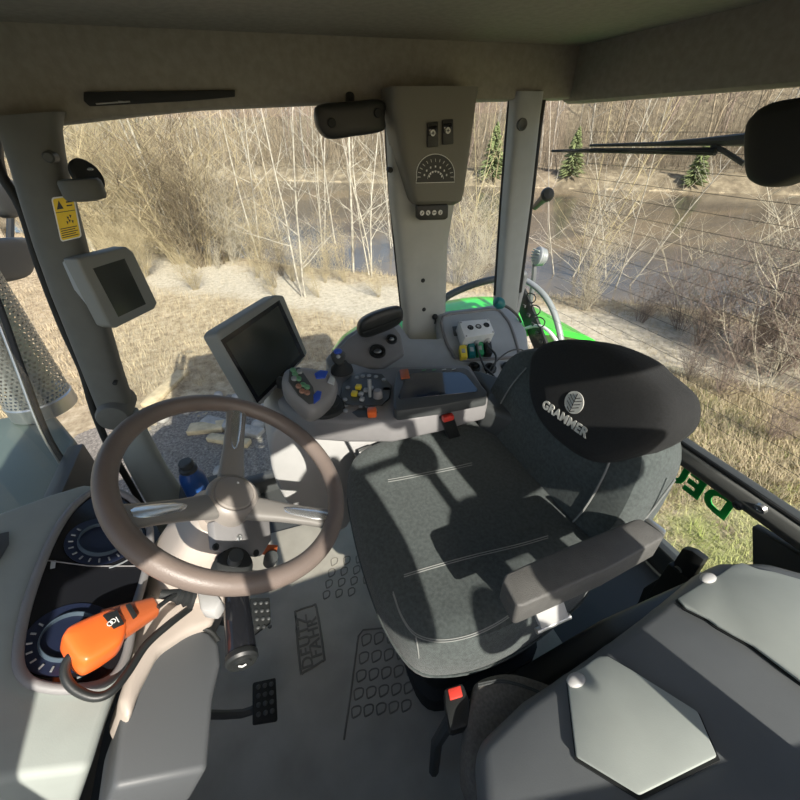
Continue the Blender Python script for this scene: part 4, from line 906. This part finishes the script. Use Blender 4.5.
mb = MB(); mb.tube(ats([(-20, 262), (0, 307), (25, 377), (50, 440), (76, 478)], y=1.035), .009, 8, 4, flat=(1, .8)); mb.build('blade', 'rubber', fw_)
mb = MB(); mb.tube(ats([(-10, 300), (14, 362), (40, 430), (64, 470)], y=1.05), .004, 8, 4); mb.build('arm', 'steel', fw_)
em_ = thing('mirror_and_shade_part', 'dark rounded exterior mirror outside beyond the windscreen corner', 'mirror', at(12, 285, y=1.3))
mb = MB(); mb.pad(ats([(-30, 240), (0, 238), (30, 238), (37, 250), (34, 272), (20, 280), (-10, 284), (-34, 280)], y=1.28), (-.3, -1, 0), .06, .01, sm=4); mb.build('housing', 'dark', em_)
mb = MB(); mb.tube([at(10, 245, y=1.33), at(10, 200, y=1.3), at(0, 160, y=1.2), at(0, 120, y=1.06)], .014, 8, 4); mb.build('arm', 'black', em_)
mb = MB(); mb.pad(ats([(2, 176), (20, 186), (25, 205), (20, 217), (6, 215), (-10, 190)], y=1.2), (-.3, -1, 0), .05, .01, sm=4); mb.build('lamp_block', 'dark', em_)
# unseen pole with rounded heads, added to cast the dark blobs on the cushion
lm = thing('mirror_and_shade_part', 'black pole with rounded heads added out of view to shade the seat', 'mirror', (-1.0, -.06, 1.0))
mb = MB(); mb.tube([(-.86, .05, 1.54), (-.98, -.02, 1.54), (-1.0, -.07, 1.50), (-1.0, -.07, 1.02)], .014, 10, 4); mb.build('pole', 'black', lm)
mb = MB(); mb.tube([(-1.0, -.07, 1.44), (-1.02, .02, 1.45), (-1.02, .12, 1.44)], .011, 8); mb.build('arm', 'black', lm)
mb = MB(); mb.loft([rr(V((-1.02+.03*math.sin(k), .135+.02*w, 1.15+.30*k/8)), V((0, .085*w, 0)), V((.03, 0, 0)), 20, 4) for k, w in enumerate([.45, .75, .92, 1.0, 1.05, 1.05, 1.0, .85, .5])]); mb.build('housing', 'black', lm)
mb = MB(); mb.ball((-1.0, -.115, 1.24), (.03, .09, .06)); mb.build('shade_blob_mid', 'black', lm)
mb = MB(); mb.ball((-1.0, -.07, 1.43), (.03, .05, .055)); mb.build('lamp', 'black', lm)  # no lamp: rounded block added for its shadow
mb = MB(); mb.ball((-1.0, .0, 1.10), (.03, .05, .06)); mb.build('shade_blob_low', 'black', lm)
mb = MB(); mb.tube([(-1.0, -.07, 1.06), (-1.0, .0, 1.08)], .012, 8); mb.build('bracket', 'black', lm)
gr_ = thing('rail_and_shade_part', 'black vertical bar added out of view to shade the wheel rim', 'handrail', (-.80, .37, 0))  # unseen bar, added for the dark stripe across the wheel rim
mb = MB(); mb.tube([(-.80, .55, .35), (-.80, .40, .45), (-.80, .37, .60), (-.80, .37, 1.35), (-.80, .40, 1.47)], .016, 10, 3); mb.build('tube', 'black', gr_)

# ================================================================== OUTDOORS
RA = V((-.70, -.714, 0)).normalized(); RN = V((.714, -.70, 0)).normalized()   # along and across the river
def tn(t, n, z=0): return RA*t+RN*n+V((0, 0, z))
def noise2(x, y):
    return math.sin(x*1.7+y*2.3)*.5+math.sin(x*3.1-y*1.9+1.3)*.3+math.sin(x*5.7+y*6.1+.6)*.2
def ground_z(t, n):
    def ramp(a, b): return max(0, min(1, (n-a)/(b-a)))
    z = -1.30
    z -= 1.15*ramp(6.9, 8.6)**1.3
    z += 1.15*ramp(27.2, 29.2)
    z += 2.2*ramp(29.2, 60)+26*ramp(50, 125)
    return z+noise2(t*.7, n*.7)*.035*(1+3*ramp(28, 40))
ns = [-14+.5*i for i in range(40)]+[6+.2*i for i in range(25)]+[11, 14, 18, 22, 26]+[26.5+.4*i for i in range(12)]+[32, 35, 40, 46, 52, 60, 70, 80, 95, 110, 130]
tsv = [-70+5*i for i in range(12)]+[-10+.6*i for i in range(44)]+[17+5*i for i in range(14)]
vs = [tn(t, n, ground_z(t, n)) for t in tsv for n in ns]; W = len(ns)
fs = [(i*W+j, i*W+j+1, (i+1)*W+j+1, (i+1)*W+j) for i in range(len(tsv)-1) for j in range(W-1)]
me = bpy.data.meshes.new('ground'); me.from_pydata(vs, [], fs)
for p in me.polygons: p.use_smooth = True
gm = bpy.data.materials.new('ground_soil'); gm.use_nodes = True; nt = gm.node_tree; b = nt.nodes['Principled BSDF']; b.inputs['Roughness'].default_value = 1; b.inputs['Specular IOR Level'].default_value = .1
tc = nt.nodes.new('ShaderNodeTexCoord')
def nz(scale, det=8, rough=.65):
    n = nt.nodes.new('ShaderNodeTexNoise'); n.inputs['Scale'].default_value = scale; n.inputs['Detail'].default_value = det; n.inputs['Roughness'].default_value = rough
    nt.links.new(tc.outputs['Object'], n.inputs['Vector']); return n.outputs['Fac']
def ramp_(fac, stops):
    r = nt.nodes.new('ShaderNodeValToRGB'); nt.links.new(fac, r.inputs['Fac'])
    while len(r.color_ramp.elements) < len(stops): r.color_ramp.elements.new(.5)
    for e, (p, c) in zip(r.color_ramp.elements, stops): e.position = p; e.color = (*c, 1)
    return r.outputs['Color']
def mixc(f, a, b_):
    m = nt.nodes.new('ShaderNodeMix'); m.data_type = 'RGBA'; nt.links.new(f, m.inputs['Factor']); nt.links.new(a, m.inputs['A']); nt.links.new(b_, m.inputs['B']); return m.outputs['Result']
straw = ramp_(nz(9), [(.30, (.22, .17, .115)), (.48, (.42, .34, .23)), (.70, (.60, .51, .37))])
sand = ramp_(nz(14), [(.3, (.40, .35, .27)), (.5, (.56, .50, .40)), (.7, (.68, .61, .50))])
grass = ramp_(nz(30), [(.3, (.22, .21, .09)), (.5, (.36, .36, .16)), (.7, (.52, .48, .28))])
# river coordinate n = position . RN ; path centre n = 5.4
pos = nt.nodes.new('ShaderNodeNewGeometry')
dt = nt.nodes.new('ShaderNodeVectorMath'); dt.operation = 'DOT_PRODUCT'; nt.links.new(pos.outputs['Position'], dt.inputs[0]); dt.inputs[1].default_value = RN
nv = mth('ADD', dt.outputs['Value'], mth('MULTIPLY', mth('SUBTRACT', nz(1.2, 4), .5), 1.6))
pf = mth('SUBTRACT', 1, mth('MINIMUM', 1, mth('MAXIMUM', 0, mth('SUBTRACT', mth('MULTIPLY', mth('ABSOLUTE', mth('SUBTRACT', nv, 5.45)), 1.6), .9))))
sx2 = nt.nodes.new('ShaderNodeSeparateXYZ'); nt.links.new(pos.outputs['Position'], sx2.inputs[0])
gf = mth('MINIMUM', 1, mth('MAXIMUM', 0, mth('MULTIPLY', mth('SUBTRACT', mth('SUBTRACT', 0, sx2.outputs['Y']), mth('ADD', mth('MULTIPLY', sx2.outputs['X'], .45), .9)), .9)))
gf = mth('MULTIPLY', gf, mth('LESS_THAN', nv, 5.0)); gf = mth('MULTIPLY', gf, ramp_(nz(2.5, 5), [(.40, (0, 0, 0)), (.56, (1, 1, 1))]))
col = mixc(gf, straw, grass); col = mixc(pf, col, sand)
# dark gravel beside the tractor
gravel = ramp_(nz(45), [(.3, (.12, .11, .095)), (.55, (.30, .27, .24)), (.7, (.46, .42, .37))])
gv = mth('MULTIPLY', mth('LESS_THAN', mth('ADD', sx2.outputs['X'], mth('MULTIPLY', nz(1.5, 4), 2.0)), 4.6), mth('GREATER_THAN', sx2.outputs['Y'], -.6))
col = mixc(gv, col, gravel)
far = mth('GREATER_THAN', nv, 27.9)
duff = ramp_(nz(1.6), [(.3, (.11, .09, .065)), (.5, (.22, .18, .125)), (.7, (.38, .32, .22))])
col = mixc(far, col, duff)
nt.links.new(col, b.inputs['Base Color'])
bp_ = nt.nodes.new('ShaderNodeBump'); bp_.inputs['Strength'].default_value = .9; bp_.inputs['Distance'].default_value = .05; nt.links.new(nz(18, 10, .75), bp_.inputs['Height']); nt.links.new(bp_.outputs['Normal'], b.inputs['Normal'])
me.materials.append(gm); o = bpy.data.objects.new('ground', me); C.objects.link(o); o['kind'] = 'structure'
# river
wmт = bpy.data.materials.new('river_water'); wm_ = wmт; wm_.use_nodes = True; nt = wm_.node_tree; b = nt.nodes['Principled BSDF']
tc = nt.nodes.new('ShaderNodeTexCoord'); b.inputs['Roughness'].default_value = .12; b.inputs['Specular IOR Level'].default_value = .5
mp = nt.nodes.new('ShaderNodeMapping'); mp.inputs['Rotation'].default_value = (0, 0, math.radians(-45)); mp.inputs['Scale'].default_value = (1, .25, 1); nt.links.new(tc.outputs['Object'], mp.inputs['Vector'])
n1 = nt.nodes.new('ShaderNodeTexNoise'); n1.inputs['Scale'].default_value = .35; n1.inputs['Detail'].default_value = 5; nt.links.new(mp.outputs[0], n1.inputs['Vector'])
nt.links.new(ramp_(n1.outputs['Fac'], [(.35, (.075, .062, .05)), (.5, (.11, .092, .072)), (.62, (.19, .145, .095))]), b.inputs['Base Color'])
n2 = nt.nodes.new('ShaderNodeTexNoise'); n2.inputs['Scale'].default_value = 3; n2.inputs['Detail'].default_value = 4; nt.links.new(mp.outputs[0], n2.inputs['Vector'])
bp_ = nt.nodes.new('ShaderNodeBump'); bp_.inputs['Strength'].default_value = .12; bp_.inputs['Distance'].default_value = .03; nt.links.new(n2.outputs['Fac'], bp_.inputs['Height']); nt.links.new(bp_.outputs['Normal'], b.inputs['Normal'])
mb = MB(); t_ = bmesh.new(); t_.faces.new([t_.verts.new(tn(a, n, -2.0)) for a, n in ((-70, 7.0), (87, 7.0), (87, 28.5), (-70, 28.5))]); mb._merge(t_)
o = mb.build('river', wm_); o['kind'] = 'structure'

# ---------------------------------------------------------------- trees and shrubs
def branch_mesh(name, branches, m, seg=4):
    vs, fs = [], []
    for pts, rs in branches:
        base = len(vs); n = len(pts); a = None
        for i in range(n):
            d = (pts[min(i+1, n-1)]-pts[max(i-1, 0)]).normalized()
            if a is None: a, b_, _ = frame(d)
            else:
                a = (a-d*a.dot(d)).normalized(); b_ = d.cross(a)
            for k in range(seg):
                t = 2*PI*k/seg; vs.append(pts[i]+(a*math.cos(t)+b_*math.sin(t))*rs[i])
        for i in range(n-1):
            for k in range(seg): fs.append((base+i*seg+k, base+i*seg+(k+1) % seg, base+(i+1)*seg+(k+1) % seg, base+(i+1)*seg+k))
    me = bpy.data.meshes.new(name); me.from_pydata(vs, [], fs)
    for p in me.polygons: p.use_smooth = True
    me.materials.append(M[m]); return me
def grow(r, p, d, L, r0, n, wob, up=.15):
    pts, rs = [p.copy()], [r0]; d = d.normalized()
    for i in range(n):
        d = (d+V((r.uniform(-wob, wob), r.uniform(-wob, wob), r.uniform(-wob, wob)+up*.3))).normalized(); p = p+d*(L/n); pts.append(p); rs.append(r0*(1-.8*(i+1)/n))
    return pts, rs
def tree_branches(seed, H, r0, nb, stems=1, spread=.0, bl=.35, lean=.05, sub=2, b0=.25):
    r = random.Random(seed); out = []
    for s in range(stems):
        a = r.uniform(0, 2*PI); d = V((math.cos(a)*(spread+lean*r.random()), math.sin(a)*(spread+lean*r.random()), 1))
        h = H*r.uniform(.75, 1) if stems > 1 else H
        pts, rs = grow(r, V((math.cos(a)*.03*stems, math.sin(a)*.03*stems, -.1)), d, h, r0*r.uniform(.7, 1), 9, .07, .1); out.append((pts, rs))
        for k in range(nb):
            f = r.uniform(b0, .98); i = min(8, int(f*9)); p = pts[i].lerp(pts[i+1], f*9-i)
            a2 = r.uniform(0, 2*PI); dd = V((math.cos(a2), math.sin(a2), r.uniform(.35, 1.3)))
            bp_, br = grow(r, p, dd, H*bl*(1.1-f)*r.uniform(.6, 1.2), max(.0022, rs[i]*.45), 5, .18, .12); out.append((bp_, br))
            for q in range(sub):
                j = r.randint(1, 4); a3 = r.uniform(0, 2*PI)
                out.append(grow(r, bp_[j], V((math.cos(a3), math.sin(a3), r.uniform(.2, 1))), H*bl*.4*(1.1-f), max(.0015, br[j]*.6), 3, .2, .1))
    return out
def add_tree(name, me, loc, rz, s, label, cat, group=None, tilt=(0, 0)):
    o = bpy.data.objects.new(name, me); C.objects.link(o); o.location = loc; o.rotation_euler = (tilt[0], tilt[1], rz); o.scale = (s, s, s)
    tag(o, label, cat, group); return o
def gpos(px, py):
    """ground point seen at a pixel"""
    q = ray(px, py); s = .002
    for i in range(4000):
        p = CAM+q*s; t, n = p.dot(RA), p.dot(RN)
        if p.z < ground_z(t, n): return V((p.x, p.y, ground_z(t, n)))
        s *= 1.004
    return p
# far-bank forest of birches
far_me = [branch_mesh('far_birch', tree_branches(40+i, 12, .095, 16, bl=.22, sub=1, lean=.12), 'barkF', 4) for i in range(3)]
far_me += [branch_mesh('far_alder', tree_branches(50+i, 10, .07, 22, stems=2, spread=.12, bl=.28, sub=2), m, 4) for i, m in enumerate(('twig', 'twigR'))]
r = random.Random(11)
cnt = 0
for i in range(290):
    n = 29.5+abs(r.gauss(0, 1))*16; t = r.uniform(-62, 36)
    k = r.choice([0, 1, 2, 3, 4, 3, 4])
    add_tree('birch_tree' if k < 3 else 'alder_tree', far_me[k], tn(t, n, ground_z(t, n)-.1), r.uniform(0, 6.28), r.uniform(.75, 1.2),
             'pale leafless birch in the forest on the far river bank' if k < 3 else ('brown leafless tree in the forest on the far river bank' if k == 3 else 'reddish grey leafless tree in the forest on the far river bank'), 'tree',
             'birches of the far bank' if k < 3 else ('brown trees of the far bank' if k == 3 else 'reddish trees of the far bank'), (r.uniform(-.06, .06), r.uniform(-.06, .06)))
# brush belt on the far bank (uncountable twigs)
br = []
rb_ = random.Random(5)
for i in range(9000):
    n = 29.6+abs(rb_.gauss(0, 1))*11; t = rb_.uniform(-60, 38); a = rb_.uniform(0, 6.28)
    br.append(grow(rb_, tn(t, n, ground_z(t, n)-.05), V((math.cos(a)*.35, math.sin(a)*.35, 1)), rb_.uniform(1.2, 5.5), .016, 3, .12))
o = bpy.data.objects.new('brush', branch_mesh('brush', br, 'twig', 3)); C.objects.link(o); tag(o, 'tangle of dry brush along the far river bank', 'brush', kind='stuff')
# spruces
def spruce_mesh(seed, H):
    r = random.Random(seed); out = [([V((0, 0, 0)), V((0, 0, H))], [.05, .008])]
    for k in range(260):
        z = H*r.uniform(.04, .97); a = r.uniform(0, 6.28); L = (H-z)*.36+.06
        out.append(([V((0, 0, z)), V((math.cos(a)*L*.6, math.sin(a)*L*.6, z-.02)), V((math.cos(a)*L, math.sin(a)*L, z-.12*L))], [.03, .06, .004]))
    return branch_mesh('spruce', out, 'spruce', 4)
sp_me = spruce_mesh(3, 2.6)
for (px, py, s, lab) in [(692, 186, .85, 'small green spruce on the far bank left of the wiper motor'), (570, 176, 1.0, 'small green spruce on the far bank under the rear wiper tip'), (492, 178, 1.2, 'dark spruce on the far bank seen between middle and rear pillars')]:
    add_tree('spruce', sp_me, gpos(px, py)-V((0, 0, .05)), 1, s, lab, 'tree')
# near-bank saplings, each at its own spot
near = [
 (305, 296, 5.2, 2, .16, 'bark', 'forked pale birch sapling standing at the gravel path edge'),
 (322, 262, 8.5, 3, .10, 'bark', 'three stemmed white birch on the near bank left of the gauge pillar'),
 (352, 272, 7.5, 1, .03, 'bark', 'straight slim white birch on the near bank left of the gauge pillar'),
 (372, 276, 5.0, 3, .22, 'bark', 'spreading pale sapling close beside the middle pillar'),
 (262, 262, 7.0, 2, .14, 'bark', 'leaning pale birch left of the forked sapling'),
 (232, 258, 6.5, 2, .20, 'bark', 'twin stemmed pale tree above the small terminal screen corner'),
 (478, 268, 5.5, 5, .28, 'barkY', 'fan of yellowish stems between middle and rear pillars'),
 (462, 262, 5.0, 3, .18, 'barkY', 'yellow stemmed sapling just right of the middle pillar'),
 (560, 292, 7.0, 3, .30, 'bark', 'white leaning birches right of the rear pillar'),
 (576, 286, 6.0, 4, .38, 'barkY', 'yellow branched sapling leaning over the river beside rear pillar'),
 (610, 300, 5.5, 3, .40, 'bark', 'pale leaning sapling over the water left of rear window middle'),
 (120, 235, 9.0, 2, .12, 'bark', 'thick grey birch trunk right of the front pillar hook'),
 (165, 245, 8.0, 2, .16, 'barkY', 'yellowish tree in the thicket right of front pillar'),
 (205, 240, 8.0, 2, .10, 'bark', 'pale birch in the thicket above the small monitor'),
 (96, 250, 9.5, 1, .10, 'bark', 'leaning grey trunk just right of the yellow sticker'),
 (145, 240, 9.5, 1, .06, 'barkY', 'slim yellowish trunk above the small monitor corner'),
 (186, 262, 8.0, 2, .12, 'bark', 'pale double stem rising from the thicket centre'),
 (285, 255, 9.0, 2, .10, 'bark', 'tall pale double birch behind the forked sapling'),
 (338, 256, 9.0, 1, .05, 'bark', 'tall straight birch beside the black mirror housing'),
 (395, 262, 6.0, 2, .14, 'bark', 'pale stem partly hidden behind the middle pillar'),
]
for i, (px, py, H, st_, spd, m_, lab) in enumerate(near):
    me_ = branch_mesh('sapling', tree_branches(100+i, H, (.034 if px < 215 else .021) if st_ > 1 else (.07 if px < 100 else .034), 16, st_, spd, .26, .08, 3, .12), m_, 5)
    add_tree('birch_tree' if m_ == 'bark' else 'sapling', me_, gpos(px, py), rnd.uniform(0, 6.28), 1, lab, 'tree')
# leafless shrubs
def shrub_mesh(seed, H, n, m_, sp=.5, th=1.25):
    r = random.Random(seed); out = []
    for k in range(n):
        a = r.uniform(0, 6.28); s = r.uniform(.05, sp)
        pts, rs = grow(r, V((math.cos(a)*.12*r.random(), math.sin(a)*.12*r.random(), -.05)), V((math.cos(a)*s, math.sin(a)*s, 1)), H*r.uniform(.6, 1), .0055*th, 6, .12); out.append((pts, rs))
        for q in range(9):
            j = r.randint(1, 6); a = r.uniform(0, 6.28)
            p2, r2 = grow(r, pts[j], V((math.cos(a), math.sin(a), r.uniform(.3, 1.4))), H*.3*r.uniform(.5, 1), .003*th, 4, .2); out.append((p2, r2))
            for w in range(3):
                j2 = r.randint(1, 3); a = r.uniform(0, 6.28); out.append(grow(r, p2[j2], V((math.cos(a), math.sin(a), r.uniform(.2, 1.2))), H*.13, .0022*th, 2, .2))
    return branch_mesh('shrub', out, m_, 3)
sh = [shrub_mesh(1, 2.6, 20, 'twigY'), shrub_mesh(2, 2.4, 18, 'twigW'), shrub_mesh(3, 1.9, 22, 'twigR', .8), shrub_mesh(4, 3.4, 18, 'twigY', .35), shrub_mesh(5, 2.8, 18, 'twigD', .4), shrub_mesh(6, 2.6, 9, 'twigW', .9, 1.7)]
r = random.Random(21)
k = 0
for i in range(120):   # thicket right of the front pillar and along the path
    px = r.uniform(66, 395); low = i >= 96
    py = r.uniform(205, 268) if not low else r.uniform(268, 298)
    p = gpos(px, py); kk = r.choice([0, 1, 3, 0, 3, 4])
    if p.dot(RN) > 9: p = tn(p.dot(RA), r.uniform(6.2, 8.2)); p.z = ground_z(p.dot(RA), p.dot(RN))
    s = r.uniform(.25, .5) if low else (r.uniform(.8, 1.7) if px < 215 else r.uniform(.45, .95))
    lab, grp = {0: ('dry straw coloured leafless shrub in the thicket left of the middle pillar', 'straw thicket shrubs'), 1: ('pale leafless shrub in the thicket left of the middle pillar', 'pale thicket shrubs'), 4: ('dark brown leafless shrub in the thicket left of the middle pillar', 'brown thicket shrubs')}[0 if kk == 3 else kk]
    add_tree('shrub', sh[kk], p, r.uniform(0, 6.28), s, lab, 'shrub', grp, (r.uniform(-.2, .2), r.uniform(-.2, .2)))
for i, (px, py, s) in enumerate([(745, 352, .9), (712, 340, .8), (785, 365, 1.0), (815, 360, 1.1), (765, 400, .55)]):
    add_tree('shrub', sh[5], gpos(px, py), i*1.9, s, 'open branching pale shrub on the bank between headrest and wiper motor', 'shrub', 'open shrubs behind the tractor', (0, 0))
for i, (px, py, s) in enumerate([(700, 345, .75), (735, 360, .85), (770, 375, .9), (800, 370, 1.0), (680, 330, .6), (760, 345, .7), (640, 322, .5), (828, 400, .9), (720, 395, .42), (690, 380, .35), (770, 440, .4)]):
    add_tree('shrub', sh[2], gpos(px, py), i*1.3, s, 'reddish grey leafless shrub on the near bank behind the headrest', 'shrub', 'reddish shrubs behind the tractor', (.15*math.sin(i), -.1))
for i, (px, py, s) in enumerate([(455, 285, .8), (488, 280, .9), (585, 310, .8), (470, 290, .6)]):
    add_tree('shrub', sh[1], gpos(px, py), i*2.1, s, 'pale leafless shrub beyond the green fender', 'shrub', 'pale shrubs beyond the fender')
# dry grass and spring grass blades
def blades(name, m_, cnt, area, hmin, hmax, seed, label):
    r = random.Random(seed); vs, fs = [], []
    i = 0
    while i < cnt:
        x, y = area(r); p = V((x, y, 0)); t, n = p.dot(RA), p.dot(RN)
        if 4.6 < n < 6.3 and r.random() < .93: i += .1; continue
        if n > 7.8: i += .1; continue
        i += 1
        z = ground_z(t, n); a = r.uniform(0, 6.28); h = r.uniform(hmin, hmax); w = r.uniform(.0012, .003)
        l = r.uniform(.2, 1.3)*h; b_ = len(vs); dx, dy = math.cos(a), math.sin(a)
        vs += [(x-dy*w, y+dx*w, z-.01), (x+dy*w, y-dx*w, z-.01), (x+dx*l*.45-dy*w*.8, y+dy*l*.45+dx*w*.8, z+h*.62), (x+dx*l*.45+dy*w*.8, y+dy*l*.45-dx*w*.8, z+h*.62), (x+dx*l, y+dy*l, z+h*.95)]
        fs += [(b_, b_+1, b_+3, b_+2), (b_+2, b_+3, b_+4)]
    me = bpy.data.meshes.new(name); me.from_pydata(vs, [], fs); me.materials.append(M[m_])
    o = bpy.data.objects.new(name, me); C.objects.link(o); tag(o, label, 'grass', kind='stuff')
def area1(r):
    px = r.uniform(-40, 900); py = 205+300*r.random()**1.4; p = at(px, py, z=-1.3)
    if p.x < 4.2 and p.y > -.5: px = 640+200*r.random(); py = 340+150*r.random(); p = at(px, py, z=-1.3)
    return p.x, p.y
def area2(r):
    return r.uniform(-1.2, 1.9), r.uniform(-4.2, -1.5)
blades('dry_grass', 'blade', 80000, area1, .03, .12, 1, 'dry straw coloured grass and litter around the gravel path')
blades('spring_grass', 'bladeG', 16000, area2, .03, .09, 2, 'short yellow green grass behind the rear window')
# planks and stones lying near the tractor
for i, (x0, y0, x1, y1, w, lab, m_) in enumerate([(148, 408, 184, 374, .10, 'pale weathered plank on the ground above the steering wheel', 'wood'), (190, 432, 225, 428, .10, 'yellowish broken board seen inside the steering wheel', 'wood'), (205, 422, 262, 436, .08, 'dark grey log lying right of the broken board', 'stone'), (210, 440, 250, 446, .06, 'narrow grey slat below the log', 'wood')]):
    a, b_ = gpos(x0, y0), gpos(x1, y1); d = (b_-a); c = (a+b_)/2+V((0, 0, .03)); mb = MB()
    mb.box(c, (d.length, w*1.6, .06), R=rot3(d, V((0, 0, 1)).cross(d)), bev=.012); o = mb.build('plank' if m_ == 'wood' else 'log', m_); tag(o, lab, 'plank' if m_ == 'wood' else 'log')
rs_ = random.Random(9)
for i in range(14):
    p = gpos(rs_.uniform(150, 290), rs_.uniform(395, 480)); mb = MB(); s = rs_.uniform(.03, .09); mb.ball(p+V((0, 0, s*.3)), (s*1.3, s, s*.7), u=10, v=7)
    o = mb.build('stone', 'stone'); tag(o, 'small grey stone on the gravel right beside the tractor', 'stone', 'stones beside the tractor')

# ================================================================== LIGHT
w = bpy.data.worlds.new('world'); bpy.context.scene.world = w; w.use_nodes = True; nt = w.node_tree
EL, AZ = math.radians(36), math.radians(-5)
SD = V((-math.cos(EL)*math.cos(AZ), math.cos(EL)*math.sin(AZ), math.sin(EL)))
sky = nt.nodes.new('ShaderNodeTexSky'); sky.sky_type = 'NISHITA'; sky.sun_disc = False; sky.sun_elevation = EL
sky.sun_rotation = math.atan2(SD.x, SD.y); sky.dust_density = 2.0; sky.air_density = 1.0
bg = nt.nodes['Background']; nt.links.new(sky.outputs[0], bg.inputs['Color']); bg.inputs['Strength'].default_value = .17
sl_ = bpy.data.lights.new('sun', 'SUN'); sl_.energy = 7.0; sl_.angle = math.radians(.53); sl_.color = (1, .94, .84)
so_ = bpy.data.objects.new('sun', sl_); C.objects.link(so_); so_.location = (0, 0, 12); so_.rotation_euler = (-SD).to_track_quat('-Z', 'Y').to_euler()
vs_ = bpy.context.scene.view_settings; vs_.view_transform = 'Standard'; vs_.look = 'None'; vs_.exposure = .2; vs_.gamma = 1; vs_.use_curve_mapping = False
